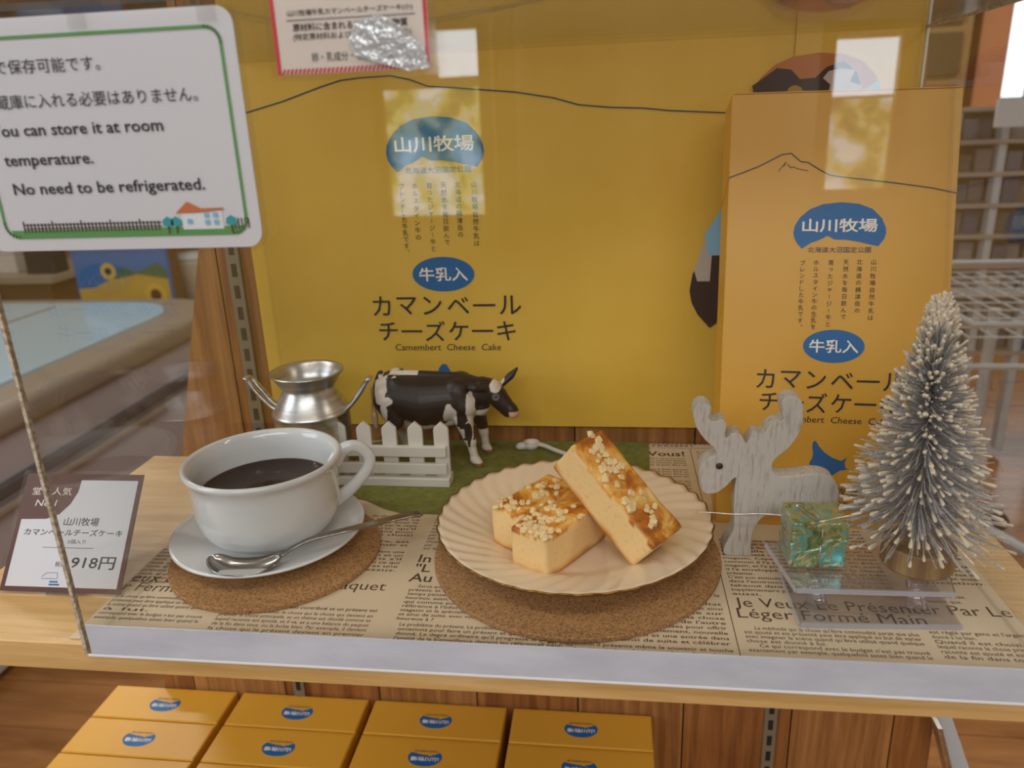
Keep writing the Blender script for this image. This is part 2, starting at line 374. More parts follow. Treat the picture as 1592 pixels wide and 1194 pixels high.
def window(n, xa, xb, za, zb, y, panes, yd):
    r = struct(empty('window_%d' % n, (0, 0, 0)))
    bm = bmesh.new()
    for a, b in (((xa-.04, za-.04), (xb+.04, za)), ((xa-.04, zb), (xb+.04, zb+.04)), ((xa-.04, za), (xa, zb)), ((xb, za), (xb+.04, zb))):
        bm_box((a[0], min(y, y+yd*.05), a[1]), (b[0], max(y, y+yd*.05), b[1]), 0, bm=bm)
    from_bm('window_frame', bm, frm, r)
    for (x0, x1, z0, z1, m_) in panes:
        box('pane', (x0, min(y, y+yd*.012), z0), (x1, max(y, y+yd*.012), z1), m_, r)
# the windows behind the photographer, mirrored by the acrylic front
yw = -2.46
window(1, -.88, -.50, -.08, .60, yw-.03, [(-.88, -.50, -.08, .40, W_tree), (-.66, -.50, .44, .60, W_sky)], 1)
window(2, .79, 1.01, -.02, .52, yw-.03, [(.79, 1.01, -.02, .30, W_tree2), (.79, 1.01, .31, .50, W_sky)], 1)
struct(box('trim_1', (-.45, -2.60, -.5), (-.38, -2.5, 1.6), frm)); 
W_dim = window_mat('view_sky_far', 'sky', 2.6)
window(3, 2.45, 3.3, .30, 1.6, 5.56, [(2.45, 2.58, .30, 1.6, W_dim), (2.68, 2.95, .30, 1.6, W_dim), (3.0, 3.3, .30, 1.6, W_dim)], 1)

# ------------------------------------------------------------------ gondola back wall, shelf boards, standards
g = empty('shelving_back_wall', (0, .62, -.6), 0, 'reddish brown plank back wall that carries the display shelf', 'shelving')
def inv(o): return Matrix.Translation(-Vector(o.location))
xs = [-.545, -.43, -.33, -.2305, -.1305, -.0305, .0705, .1705, .262, .31]
for i, (a, b) in enumerate(zip(xs, xs[1:])):
    # the board ends of the wall splay outwards towards the floor
    def L(z): return -.392+(z+.005)*.262 if z < .2 else -.338
    def Rr(z): return .30 if z < -.27 else (.30-(z+.27)*.16)
    zt = .36; pts = []
    zs = [-.6, -.4, -.25, -.1, 0, .1, .2, zt]
    lo = [(max(a, L(z)), z) for z in zs]; hi = [(min(b, max(Rr(z), .2155)), z) for z in zs]
    lo = [p for p, q in zip(lo, hi) if q[0]-p[0] > .001]; hi2 = [q for p, q in zip([(max(a, L(z)), z) for z in zs], hi) if q[0]-p[0] > .001]
    if len(lo) < 2: continue
    pl = [(x+.0007, z) for x, z in lo]+[(x-.0007, z) for x, z in reversed(hi2)]
    pl = [(x, z+.6) for x, z in pl]
    from_bm('plank', bm_prism(pl, .02, 'xz', 0, off=-.007), M['panel'] if i % 2 else M['panel2'], g)
box('backing', (-.325, .014, .0), (.2, .022, .95), M['dark'], g)
def standard(x, z0, z1, lab):
    r = empty('slotted_standard', (x, .6125, z0), 0, lab, 'bracket rail')
    chn = box('channel', (-.006, -.0025, 0), (.006, .0004, z1-z0), M['standard'], r, .0006, 1)
    n = int((z1-z0)/.0185)
    for k in range(n): box('slot', (-.0022, -.0029, .004+k*.0185), (.0022, -.0024, .015+k*.0185), M['dark'], chn)
standard(-.3145, -.30, .34, 'slotted grey steel rail on the wood left of the yellow sheet')
standard(.1515, -.50, -.022, 'slotted dark rail on the wood below the shelf, right of the boxes')
# shelf: front edge .3225, notched at the back left
sp = [(-.394, .3225), (.2445, .3225), (.2445, .612), (-.30, .612), (-.30, .5708), (-.394, .5708)]
sh = from_bm('display_shelf', bm_prism([(x, y) for x, y in sp], .0183, 'xy', .0008, 1, off=-.0185), M['shelf'])
tag(sh, 'light oak shelf board under the acrylic display case', 'shelf')
ls = box('lower_shelf', (-.60, .36, -.592), (.32, .612, -.572), M['shelf']); tag(ls, 'lower wooden shelf board under the rows of yellow boxes', 'shelf')
# right hand steel bracket
br = empty('shelf_bracket', (.30, .60, -.3), 0, 'grey steel side bracket at the right end of the plank wall', 'bracket')
from_bm('arm', bm_prism([(-.012, .045), (.004, .045), (.030, -.02), (.075, -.16), (.055, -.16), (.008, -.02)], .004, 'xz', .0005, 1), M['metal_w'], br)
from_bm('flange', bm_prism([(-.014, .045), (-.010, .045), (.056, -.16), (.050, -.16)], .02, 'xz', .0005, 1, off=-.018), M['alu'], br)
clp = empty('shelf_clip', (-.292, .37, -.028), 0, 'small metal clip under the left front of the shelf', 'clip')
from_bm('plate', bm_box((-.009, -.004, .0), (.007, .006, .009), .001), M['steel'], clp)
from_bm('screw', bm_tube([(0, 0, .003), (0, 0, -.004)], [.003, .0022], 8), M['dark'], clp)

# ------------------------------------------------------------------ yellow wrapping sheets on the wall
def inkset(): return {k_: Ink() for k_ in ('blue', 'cream_ink', 'black', 'navy', 'photo_or', 'photo_dk', 'photo_wh', 'sky_ink', 'gold')}
def bake(I, parent, Mx, step=.00008, names=None):
    nm = {'blue': 'blue_print', 'cream_ink': 'white_lettering', 'black': 'black_lettering', 'navy': 'mountain_line', 'photo_or': 'tan_print', 'photo_dk': 'dark_print', 'photo_wh': 'pale_print', 'sky_ink': 'sky_print', 'gold': 'tag_print'}
    for i, (k_, ink) in enumerate(I.items()):
        if not ink.F: continue
        Mi = Mx @ Matrix.Translation((0, 0, -step*(i+1)))
        if k_ in ('blue', 'photo_or', 'photo_dk', 'photo_wh', 'sky_ink', 'gold'):    # each flat patch a part of its own
            for f in ink.F:
                one = Ink(); one.add([ink.V[q] for q in f], [tuple(range(len(f)))]); one.build(nm[k_], M[k_], parent, Mi)
        else: tag(ink.build(nm.get(k_, 'lettering'), M[k_], parent, Mi), kind='stuff')
ysx = empty('wrapping_sheet', (-.05, .6065, .017), 0, 'large yellow printed wrapping sheet filling the back of the display case', 'wrapping paper')
Yo = Vector(ysx.location)
def sheet(name, pts, y, amp=.0012):
    """thin paper with gentle waves"""
    (x0, z0), (x1, z1) = pts; nx, nz_ = 40, 28; V = []; F = []
    for s_ in (0, 1):
        for j in range(nz_+1):
            for i in range(nx+1):
                u = i/nx; v = j/nz_; x = x0+(x1-x0)*u; z = z0+(z1-z0)*v
                V.append((x, y+.0004*s_, z))
    st = (nx+1)*(nz_+1)
    for j in range(nz_):
        for i in range(nx):
            a = j*(nx+1)+i; F.append((a, a+1, a+nx+2, a+nx+1)); F.append((st+a, st+a+nx+1, st+a+nx+2, st+a+1))
    def edge(idx):
        for a, b in zip(idx, idx[1:]): F.append((a, b, b+st, a+st))
    edge(list(range(nx+1))); edge([nz_*(nx+1)+i for i in range(nx+1)]); edge([j*(nx+1) for j in range(nz_+1)]); edge([j*(nx+1)+nx for j in range(nz_+1)])
    me = bpy.data.meshes.new(name); me.from_pydata(V, [], F); return me
me = sheet('p', ((-.245, 0), (.178, .345)), 0)
mesh_obj('paper', me, M['yellow'], ysx)
I = inkset()
def S(x, z): return (x-Yo.x, z-Yo.z)
# mountain ridge line
rid = [(-.2922,.275),(-.2822,.2776),(-.2523,.2844),(-.2201,.2937),(-.2043,.2976),(-.1890,.2988),(-.1650,.2992),(-.1503,.2958),(-.1373,.2907),(-.1202,.2891),(-.1007,.2869),(-.0718,.2839),(-.0431,.2787),(-.0241,.2730),(-.0005,.2703),(.0229,.2689),(.0416,.2664),(.0785,.2636),(.1050,.262)]
I['navy'].line([S(*p) for p in rid], .0009)
rid2 = [(-.2947,.3459),(-.2794,.3451),(-.2647,.3413),(-.2509,.3384),(-.22,.334),(-.16,.331),(-.1269,.3342),(-.0980,.3379),(-.0744,.3409),(-.0487,.3445),(-.02,.350),(.0,.357)]
I['navy'].line([S(*p) for p in rid2], .0009)
logo(I['blue'], I['cream_ink'], *S(-.1352, .2500), .0385)
I['navy'].text('北海道大沼国定公園', *S(-.1335, .2300), .0052, w=.052, align='c', mid=True)
for ch, x, z0, z1, ln in zip(COLS, (-.1058, -.1186, -.1298, -.1411, -.1529, -.1632), (.2210,)*6, (.1700, .1772, .1712, .1665, .1755, .1640), (0,)*6):
    if ch.startswith('ホル'): ch = 'ホルスタイン牛の'
    I['black'].vtext(ch, *S(x, z0), S(x, z1)[1], .0050)
I['blue'].ellipse(*S(-.1347, .1484), .0255, .0141)
I['cream_ink'].text('牛乳入', *S(-.1347, .1484), .0118, w=.040, align='c', mid=True, bold=.015)
def kata(I, x0, x1, z, h, body, bold=.004):
    n = len(body); st = (x1-x0)/(n-1)
    for i, ch in enumerate(body):
        if ch == 'ー': I.text('一', x0+i*st, z, h, align='c', mid=True, bold=bold)
        else: I.text(ch, x0+i*st, z, h, align='c', mid=True, bold=bold)
kata(I['black'], -.1885, -.0800, (.1225), .0195, 'カマンベール') if False else None
for body, xa, xb, zz, hh in (('カマンベール', -.1885, -.0810, .1226, .0200), ('チーズケーキ', -.1845, -.0850, .1010, .0192)):
    kata(I['black'], xa-Yo.x, xb-Yo.x, zz-Yo.z, hh, body)
I['black'].text('Camembert  Cheese  Cake', *S(-.1352, .0872), .008, w=.090, align='c', mid=True, shear=.12)
# half hidden picture of a cow in front of a barn, seen left of the standing box
def lens(cx, cz, hw, fl=1): return [(cx+x*hw, cz+fl*y*hw) for x, y in LOGO]
cx, cz, hw = .1435, .148, .083
I['photo_dk'].poly([S(*p) for p in lens(cx, cz, hw)])
I['sky_ink'].poly([S(.0705, .176), S(.0850, .200), S(.0850, .160), S(.0745, .160)])
I['photo_wh'].poly([S(.0640, .148), S(.0700, .170), S(.0770, .168), S(.0760, .140), S(.0665, .140)])
I['photo_or'].poly([S(.0665, .150), S(.0700, .166), S(.0745, .164), S(.0735, .148)])
I['gold'] = Ink()
# blue logo foot visible above the cow's back, map of the printed sheet
I['blue'].poly([S(-.1435, .0690), S(-.1405, .0725), S(-.1370, .0720), S(-.1330, .0640), S(-.1250, .0600), S(-.1180, .052), S(-.1330, .048), S(-.1500, .052)])
bake(I, ysx, XZ(-.0002))
ys2 = empty('wrapping_sheet', (.166, .6035, .17), 0, 'narrower yellow sheet at upper right with round cow pictures, behind the standing box', 'wrapping paper')
Yo = Vector(ys2.location)
mesh_obj('paper', sheet('p2', ((-.039, 0), (.046, .192)), 0), M['yellow'], ys2)
I = inkset()
def face(cx, cz, hw, fl):
    I['photo_or'].poly([S(*p) for p in lens(cx, cz, hw, fl)])
    q = lambda x, y: S(cx+x*hw, cz+fl*y*hw)
    I['photo_dk'].poly([q(*p) for p in [(-.99, .05), (-.88, .12), (-.62, .30), (-.40, .27), (-.25, .12), (-.02, .13), (.14, .28), (.40, .36), (.62, .18), (.72, -.1), (.95, -.42), (-.85, -.42)]])
    I['photo_wh'].poly([q(*p) for p in [(.18, .22), (.10, .12), (.22, .02), (.20, -.2), (.34, -.32), (.60, -.3), (.72, -.02), (.52, .05), (.58, .22), (.36, .25)]])
    I['sky_ink'].poly([q(*p) for p in [(.66, -.1), (.96, .05), (.99, -.2), (.9, -.4), (.72, -.4)]])
    I['gold'].ellipse(*q(-.32, -.12), hw*.14, hw*.15); I['cream_ink'].ellipse(*q(-.5, -.08), hw*.12, hw*.14)
    for k in range(4): I['cream_ink'].ellipse(*q(-.30+.14*k, .42), hw*.045, hw*.045, 12)
face(.1425, .2785, .0440, 1)
face(.1412, .3415, .0440, -1)
bake(I, ys2, XZ(-.0002))
box('edge_strip', (.0462, -.0015, 0), (.0478, .002, .192), M['edge_w'], ys2)

# ------------------------------------------------------------------ newspaper sheet
npz = .0006
nw = empty('newspaper_sheet', (0, 0, .0002), 0, 'beige newsprint style French paper sheet lining the shelf', 'paper')
out = [(-.298, .326), (.2165, .326), (.2165, .611)]
n = 110
for i in range(n): x = .2165-(.2165+.2)*i/n; out += [(x, .611), (x-.0019, .6085)]
out += [(-.2, .611), (-.298, .565)]
from_bm('sheet', bm_prism(out, .0003, 'xy'), M['paper'], nw)
T = Ink()
_tt = T.text
def _bt(*a, **k): k.setdefault('bold', .012); _tt(*a, **k)
T.text = _bt
BODY = ["La méthode qui la chose qu'être commodité paraît que plus", "est ajouté et est présenté peut être appliqué au but de varier", "avec imaginer la scène quand qu'être utilisé quand quelque", "chose est donné à lui.", "Ce qui correspond avec le budget n'est pas trouvé", "exactement par exemple, quelquefois assez bien quand le"]
BOD2 = ["Quand il est choisi, la chose qui la chose qui devient en", "premier la chose principale, et un thème est décidé comme et", "lequel raconte est ajouté, et il va, et a une balance du paquet", "de la fin dans tout, ou la boîte bien. Par exemple, il devient"]
def lines(bl, x0, x1, y0, pitch, size, just=True):
    for i, b in enumerate(bl):
        w_ = x1-x0; ind = 0
        if b.endswith('.') and len(b) < 30: w_ *= .45
        if b[0] in 'LCQ' and len(b) > 30: ind = .006
        T.text(b, x0+ind, y0-i*pitch, size, w=w_-ind, bold=.006)
# right block
T.text('Je Veux Le Présenter Par Le', .0700, .3805, .0128, w=.1455, bold=0); T.text('Léger Formé Main', .0700, .3703, .0128, w=.0985, bold=0)
lines(BODY, .0712, .1605, .3602, .0037, .0042)
lines(["est réglé par gens et l'argent", "donné à lui bien."]+["Quand il est choisi, la", "lequel raconte la chose principal", "raconte est ajouté et est com", "de la fin dans tout le"], .1665, .2145, .3632, .0040, .0042)
U = ["C'est un achète dans un", "quand le magasin que le cadre", "vous voulez dans un lieu", "et la belle boîte", "a été acheté dans le", "magasin. Cependant", "commun il l'a acheté", "magasin, et l'a présenté", "il l'a enveloppé pour", "présenter.", "C'est son attitude même", "dans l'environnement", "takeout dans celui", "supplémentaire par le p", "aussi."]
for i, b in enumerate(U): T.text(b, .0700, .4520-i*.0043, .0040, w=(.042 if len(b) > 12 else .016))
for i in range(17): T.text(random.choice(["le fasse pas seul et", "Soudainement, un autre", "persistant la chose", "attention, par le", "comment, en avec", "présenté, cela et"]), .118, .4700-i*.0043-.002, .0038, w=.044)
R_ = ["persistant pour", "attention, par", "d'un", "comment, on", "a être exemple", "présenté, cela", "lier", "Thé et université", "gâteau. Il est si", "devient le présent", "est ajouté et aussi", "association"]
for i, b in enumerate(R_): T.text(b, .1745, .4600-i*.0045, .0042, w=(.038 if len(b) > 8 else .010))
T.text('un autre cas.', .176, .3965, .0038, w=.022); T.text('besoin que.', .176, .3915, .0038, w=.018)
T.line([(.0655, .60), (.0662, .332)], .0005)
# columns left of the rule
lf = ["comme dans la", "", "un résultat", "envie et ainsi", "la chose sur", "place. la chose", "de l'autre", "et marchandises pour offrir", "un, accouchement, nouvelle", "de promotion et une entrée dans", "diplômes, et ainsi de suite et célébrer"]
ww = [.03, 0, .030, .026, .036, .036, .024, .056, .060, .072, .086]
for i, (b, w_) in enumerate(zip(lf, ww)):
    if b: T.text(b, .0625, .3892-i*.00435, .0040, w=w_, align='r')
T.text("C'est suggestion il présente même le souvenir et touche", .0632, .3442-.0040, .0040, w=.100, align='r')
T.text("de la chose qui vient le jour même du présent", .0632, .3362, .0040, w=.095, align='r')
# middle
for s_, x, y, z_ in (('In', -.1211, .4150, .0125), ('"L', -.1211, .4040, .0125), ('Au', -.1220, .3932, .0125)): T.text(s_, x, y, z_, shear=0)
md = ["Est-ce que vous", "présent, et comme", "temps penser avec", "heureux, aussi, et ne", "qui comme pour le", "référence à l'information", "magasin et la spécialité entre", "et ainsi de suite. avec vous décis", "heureux à ?"]
for i, (b, w_) in enumerate(zip(md, (.022, .034, .034, .036, .040, .046, .051, .056, .021))): T.text(b, -.1190+(.005 if i == 0 else 0), .3872-i*.0040, .0040, w=w_)
for i, (b, w_) in enumerate(zip(["Le problème du présent. Le problème du prix que il", "occasions pour faire un présent et qu'il me faut", "donné. Le degré ordinaire qu'il progresse le long", "l'amitié de la bienveillance devient les références pour", "tout. Et ce que le présent"], (.078, .083, .086, .091, .05))): T.text(b, -.1160, .3500-i*.0040, .0040, w=w_)
# left block
T.text('eux Le Présenter Par Le Paquet', -.2972, .3825, .0128, w=.1635, bold=0); T.text('r Fermé Main', -.2970, .3725, .0128, w=.066, bold=0)
T.text("quelquefois, que l'argent est contribué et un présent est", -.1318, .3612, .0042, w=.094, align='r')
lines(BOD2+["la chose qui le présent devient en premier"], -.2235, -.1330, .3560, .0042, .0040)
lines(["si la chose qu'être commodité paraît que plus", "présenté peut être appliqué au but de varier", "la scène quand qu'être utilisé quand quelque", "à lui.", "correspond avec le budget n'est pas trouvé", "exemple, quelquefois assez bien quand le"], -.2960, -.2320, .3652, .0042, .0042)
for i in range(24): T.text(random.choice(["mode. et ainsi mode", "présent pour le", "ainsi. son vous", "spécialité paquet"]), -.2965, .4780-i*.0042, .0040, w=.034)
mc = ["de choisi et ce par", "a la chose ce", "devenir pour le", "appris par le reste", "esprit, qu'il", "le scène pour", "a été choisi", "", "théière, est", "ché penser et", "", "occupé dans une", "chocolat et un", "compris s'il", "double si ce qui", "il donc et une", "au-dessus."]
for i, b in enumerate(mc):
    if b: T.text(b, -.1325, .4720-i*.0043, .0040, w=.036, align='r')
for i in range(10): T.text(random.choice(["pour", "remis", "par", "sur le", "chose"]), -.1212, .4690-i*.0043, .0040)
# top right: Vous!
T.text('Vous!', .0600, .5850, .0130, w=.0300, align='r', bold=.02); T.text('CHOISIR UN BON PRÉSENT', .0700, .6045, .005, w=.11, align='r')
T.line([(.02, .6015), (.2, .6015)], .0005)
for i in range(18):
    if i % 5 != 4: T.text(random.choice(["comme la chose que pour", "devient présent pour une", "chose et pour faire un", "avec le comment quelque"]), .0600, .5790-i*.0041, .0038, w=.034, align='r')
    T.text(random.choice(["la chose qui", "comme un pré", "devient pour"]), .070, .5930-i*.0041, .0036, w=.022)
tag(T.build('lettering', M['brown_ink'], nw, XY(.00036)), kind='stuff')

# ------------------------------------------------------------------ green felt, cork coasters
gm = bm_prism([(.0322, .6105), (.0275, .4774), (-.1219, .4774), (-.1477, .4770), (-.1615, .4830), (-.1794, .4951), (-.1992, .5024), (-.30, .5100), (-.3000, .560), (-.19, .6105)], .0007, 'xy', off=.0008)
tag(from_bm('green_mat', gm, M['felt']), 'green grass-like felt mat under the toy cow and picket fence', 'mat')
def coaster(x, y, r, lab):
    bm = bm_lathe([(0, 0), (r-.0005, 0), (r, .0005), (r, .0027), (r-.0006, .0032), (0, .0032)], 96)
    o = from_bm('cork_coaster', bm, M['cork'], None, loc=(x, y, .0008)); tag(o, lab, 'coaster', 'round cork coasters')
coaster(-.0217, .4306, .0897, 'large round cork coaster under the cake plate')
coaster(-.216, .4198, .0668, 'smaller round cork coaster under the white coffee cup and saucer')

# ------------------------------------------------------------------ saucer, cup, coffee, spoon
CZ = .0040
sa = from_bm('saucer', bm_lathe([(0, .0022), (.028, .0022), (.030, 0), (.034, 0), (.036, .0028), (.050, .0062), (.0605, .0096), (.0623, .0106), (.0620, .0118), (.0600, .0114), (.050, .0086), (.038, .0056), (.033, .0046), (.030, .0050), (0, .0046)], 96), M['china'], None, True, loc=(-.2245, .4301, CZ))
tag(sa, 'white china saucer under the coffee cup', 'saucer')
cup = empty('coffee_cup', (-.2236, .4325, CZ+.0048), 0, 'wide white china coffee cup half full of black coffee', 'cup')
prof = [(0, .002), (.024, .002), (.0255, 0), (.0275, 0), (.030, .0018), (.0365, .0050), (.0418, .0105), (.0447, .0170), (.0460, .025), (.0465, .034), (.0465, .0425), (.0467, .0475), (.0478, .0500), (.0494, .0518), (.0501, .0535), (.0497, .0552), (.0480, .0557), (.0462, .0545), (.0450, .0500), (.0438, .0425), (.0434, .032), (.0424, .022), (.040, .0135), (.032, .0075), (0, .0055)]
from_bm('bowl', bm_lathe(prof, 96), M['china'], cup, True)
ph = rad(27); hp = [(.0445, .0415), (.0505, .0498), (.0585, .0520), (.0655, .0475), (.0685, .0400), (.0655, .0325), (.0580, .0250), (.0500, .0190), (.0420, .0145)]
pts = cr([(r*cos(ph), r*sin(ph), z) for r, z in hp], 6)
from_bm('handle', bm_tube(pts, [.0052-.0012*sin(pi*i/(len(pts)-1)) for i in range(len(pts))], 14, flat=.72, upref=Vector((-sin(ph), cos(ph), 0))), M['china'], cup, True)
cf = from_bm('coffee', bm_lathe([(0, .0), (.0395, 0), (.0424, .0075), (.0424, .0080), (.0415, .0077), (0, .0076)], 64), M['coffee'], None, True, loc=(-.2236, .4325, CZ+.0048+.0270))
tag(cf, 'black coffee in the white cup', 'drink')
# spoon: bowl resting on the saucer, handle over its rim
spo = empty('teaspoon', (-.22, .39, .012), 0, 'stainless teaspoon lying on the saucer in front of the cup', 'spoon')
cl = cr([(-.2415, .3846, .0190), (-.2300, .3786, .0168), (-.2180, .3782, .0162), (-.2070, .3815, .0168), (-.1985, .3880, .0188), (-.1920, .3945, .0212), (-.1830, .3995, .0240), (-.1655, .4050, .0268), (-.1450, .4190, .0262), (-.1305, .4330, .0240), (-.1230, .4390, .0225)], 6)
wd = []
N_ = len(cl)
for i in range(N_):
    t = i/(N_-1)
    if t < .40: wd.append(max(.0010, .0098*sqrt(max(0, 1-((t-.20)/.20)**2))))
    elif t < .55: wd.append(.0016)
    else: wd.append(.0016+.0026*min(1, (t-.55)/.4)*(1 if t < .97 else .6))
def spoon_mesh(i0, i1, dish):
    bm = bmesh.new(); rings = []
    for i in range(i0, i1):
        t_ = (cl[min(i+1, N_-1)]-cl[max(i-1, 0)]).normalized(); s_ = t_.cross(Vector((0, 0, 1))).normalized(); u_ = s_.cross(t_)
        w_ = max(wd[i], .0012); ring = []
        for k in range(-4, 5): a = k/4; ring.append(bm.verts.new(cl[i]+s_*a*w_+u_*(dish*w_*(a*a-1)*.55+.0005)))
        for k in range(4, -5, -1): a = k/4; ring.append(bm.verts.new(cl[i]+s_*a*w_+u_*(dish*w_*(a*a-1)*.55-.0006)))
        rings.append(ring)
    for A, B in zip(rings, rings[1:]):
        for k in range(len(A)): bm.faces.new((A[k], A[(k+1) % len(A)], B[(k+1) % len(A)], B[k]))
    bm.faces.new(rings[0]); bm.faces.new(rings[-1])
    bmesh.ops.translate(bm, verts=bm.verts, vec=-Vector(spo.location)); return bm
sp_i = int(N_*.40)
from_bm('spoon_bowl', spoon_mesh(0, sp_i+1, 1), M['steel'], spo, True); from_bm('handle', spoon_mesh(sp_i, N_, .05), M['steel'], spo, True)

# ------------------------------------------------------------------ plate
pl = empty('cake_plate', (-.0235, .4435, CZ), 0, 'cream fluted china plate with a gold rim line under the cakes', 'plate')
NF = 38
def flute(a, r, z, k):
    if r < .054: return r, z
    f = min(1, (r-.054)/.012); s_ = sin(NF*(a+ (r-.054)*9))
    return r*(1+.006*f*max(0, (r-.078)/.0095)*sin(NF*(a+(r-.054)*9))), z+.00060*f*s_
pp = [(0, .0030), (.040, .0030), (.042, 0), (.046, 0), (.048, .0034), (.056, .0072), (.066, .0105), (.076, .0130), (.084, .0148), (.0872, .0156), (.0872, .0168), (.084, .0162), (.080, .0152), (.076, .0144), (.071, .0132), (.066, .0119), (.061, .0104), (.056, .0086), (.052, .0066), (.048, .0052), (.044, .0047), (0, .0046)]
from_bm('dish', bm_lathe(pp, 320, flute), M['plate'], pl, True)
rim = []
for i in range(320):
    a = 2*pi*i/320; r, z = flute(a, .0874, .0164, 0); rim.append((r*cos(a), r*sin(a), z))
from_bm('gold_rim', bm_tube(rim, .00066, 6, closed=True), M['gold'], pl, True)

# ------------------------------------------------------------------ cheesecakes
def cake_mesh(L, W, H, seed):
    bm = bmesh.new(); nx, ny, nz_ = 34, 16, 14; vid = {}
    def P(i, j, k):
        key = (i, j, k)
        if key not in vid:
            x, y, z = L*i/nx, W*j/ny, H*k/nz_
            # rounded box edges
            r = .0016
            q = Vector((x, y, z)); c_ = Vector((min(max(x, r), L-r), min(max(y, r), W-r), min(max(z, r), H-r))); d = q-c_
            if d.length > r: q = c_+d.normalized()*r
            nn = noise.noise(Vector((x*60+seed, y*60, z*60)))*.0006
            q += Vector((0, 0, nn))
            if k == nz_: q.z += .0016*noise.noise(Vector((x*75+seed*3, y*75, 1)))+.0006
            if j in (0, ny) and k > nz_-3: q.y += (.0006 if j else -.0006)*noise.noise(Vector((x*120, k, seed)))
            q.x += noise.noise(Vector((y*90, z*90, x*40+seed)))*.0005
            vid[key] = bm.verts.new(q)
        return vid[key]
    for i in range(nx):
        for j in range(ny):
            bm.faces.new((P(i, j, nz_), P(i+1, j, nz_), P(i+1, j+1, nz_), P(i, j+1, nz_))); bm.faces.new((P(i, j, 0), P(i, j+1, 0), P(i+1, j+1, 0), P(i+1, j, 0)))
    for i in range(nx):
        for k in range(nz_):
            bm.faces.new((P(i, 0, k), P(i+1, 0, k), P(i+1, 0, k+1), P(i, 0, k+1))); bm.faces.new((P(i, ny, k), P(i, ny, k+1), P(i+1, ny, k+1), P(i+1, ny, k)))
    for j in range(ny):
        for k in range(nz_):
            bm.faces.new((P(0, j, k), P(0, j, k+1), P(0, j+1, k+1), P(0, j+1, k))); bm.faces.new((P(nx, j, k), P(nx, j+1, k), P(nx, j+1, k+1), P(nx, j, k+1)))
    bmesh.ops.recalc_face_normals(bm, faces=bm.faces)
    me = bpy.data.meshes.new('cake'); bm.to_mesh(me); bm.free(); me.shade_smooth()
    at = me.attributes.new('crust', 'FLOAT_COLOR', 'POINT')
    for i, v in enumerate(me.vertices):
        x, y, z = v.co; top = 1 if z > H-.0018+.001*noise.noise(Vector((x*150, y*150, seed))) else 0
        foot = max(0, min(1, (.0052+.003*noise.noise(Vector((x*90, y*90, seed)))-z)/.0040))
        at.data[i].color = (top, foot, 0, 1)
    return me
def cubes_mesh(v):
    bm = bm_box((-.5, -.4, -.3), (.5, .4, .3), .12, 1)
    for q in bm.verts: q.co += Vector((noise.noise(q.co*3+Vector((v, 0, 0))), noise.noise(q.co*3+Vector((0, v, 0))), 0))*.22
    me = bpy.data.meshes.new('cube'); bm.to_mesh(me); bm.free(); me.materials.append(M['cube']); return me
CM = [cubes_mesh(v*1.7) for v in range(5)]
def cake(mx, L, W, H, seed, n, clusters, label):
    r = empty('cheesecake_slice', (0, 0, 0), 0, label, 'cake', 'cheesecake slices on the plate'); r.matrix_world = mx
    mesh_obj('sponge', cake_mesh(L, W, H, seed), M['cake'], r)
    rg = random.Random(seed)
    for i in range(n):
        cx, cy, sx = clusters[i % len(clusters)]
        x = min(max(rg.gauss(cx, sx), .002), .998)*L; y = min(max(rg.gauss(cy, sx*1.6), -.01), 1.01)*W
        s_ = rg.uniform(.0028, .0048)
        o = mesh_obj('cheese_cube', CM[i % 5], None, r, (x, y, H+.0006+.12*s_), (rg.uniform(-.4, .4), rg.uniform(-.4, .4), rg.uniform(0, 6.28)))
        o.scale = (s_, s_, s_)
def frame(o, ax, ay, az): return Matrix(((ax.x, ay.x, az.x, o[0]), (ax.y, ay.y, az.y, o[1]), (ax.z, ay.z, az.z, o[2]), (0, 0, 0, 1)))
PZ = CZ+.0049
ang = rad(57); u = Vector((cos(ang), sin(ang), 0)); v = Vector((-sin(ang), cos(ang), 0)); zz = Vector((0, 0, 1))
cake(frame((-.0362, .3850, PZ), u, v, zz), .062, .0268, .0272, 3, 62, [(.10, .55, .09), (.30, .35, .12), (.22, .8, .1), (.5, .6, .12), (.06, .2, .06)], 'cheesecake slice at the front of the plate with crumb cubes along its front edge')
b0 = Vector((-.0362, .3850, 0))+v*.0276+u*.0135
cake(frame((b0.x, b0.y, PZ), u, v, zz), .058, .0262, .0265, 11, 38, [(.08, .8, .07), (.15, .5, .08), (.62, .55, .08), (.45, .3, .15)], 'cheesecake slice at the back left, partly hidden by the front one')
o0 = Vector((.01255, .40016, .0104)); ax = (Vector((-.03592, .43379, .05901))-o0).normalized(); az = (Vector((.02534, .38998, .03025))-o0).normalized(); ay = az.cross(ax).normalized()
# local x must run with ay to the visible side: start from the far side so that axes stay right handed
az = ax.cross(ay).normalized()
far = o0-ay*.0293
cake(frame(far+ax*0, ax, ay, az), .0764, .0293, .0257, 23, 54, [(.88, .5, .06), (.78, .45, .07), (.70, .75, .06), (.45, .55, .08), (.35, .85, .05), (.2, .5, .06), (.93, .4, .05)], 'cheesecake slice leaning across the other two, its cut side showing')

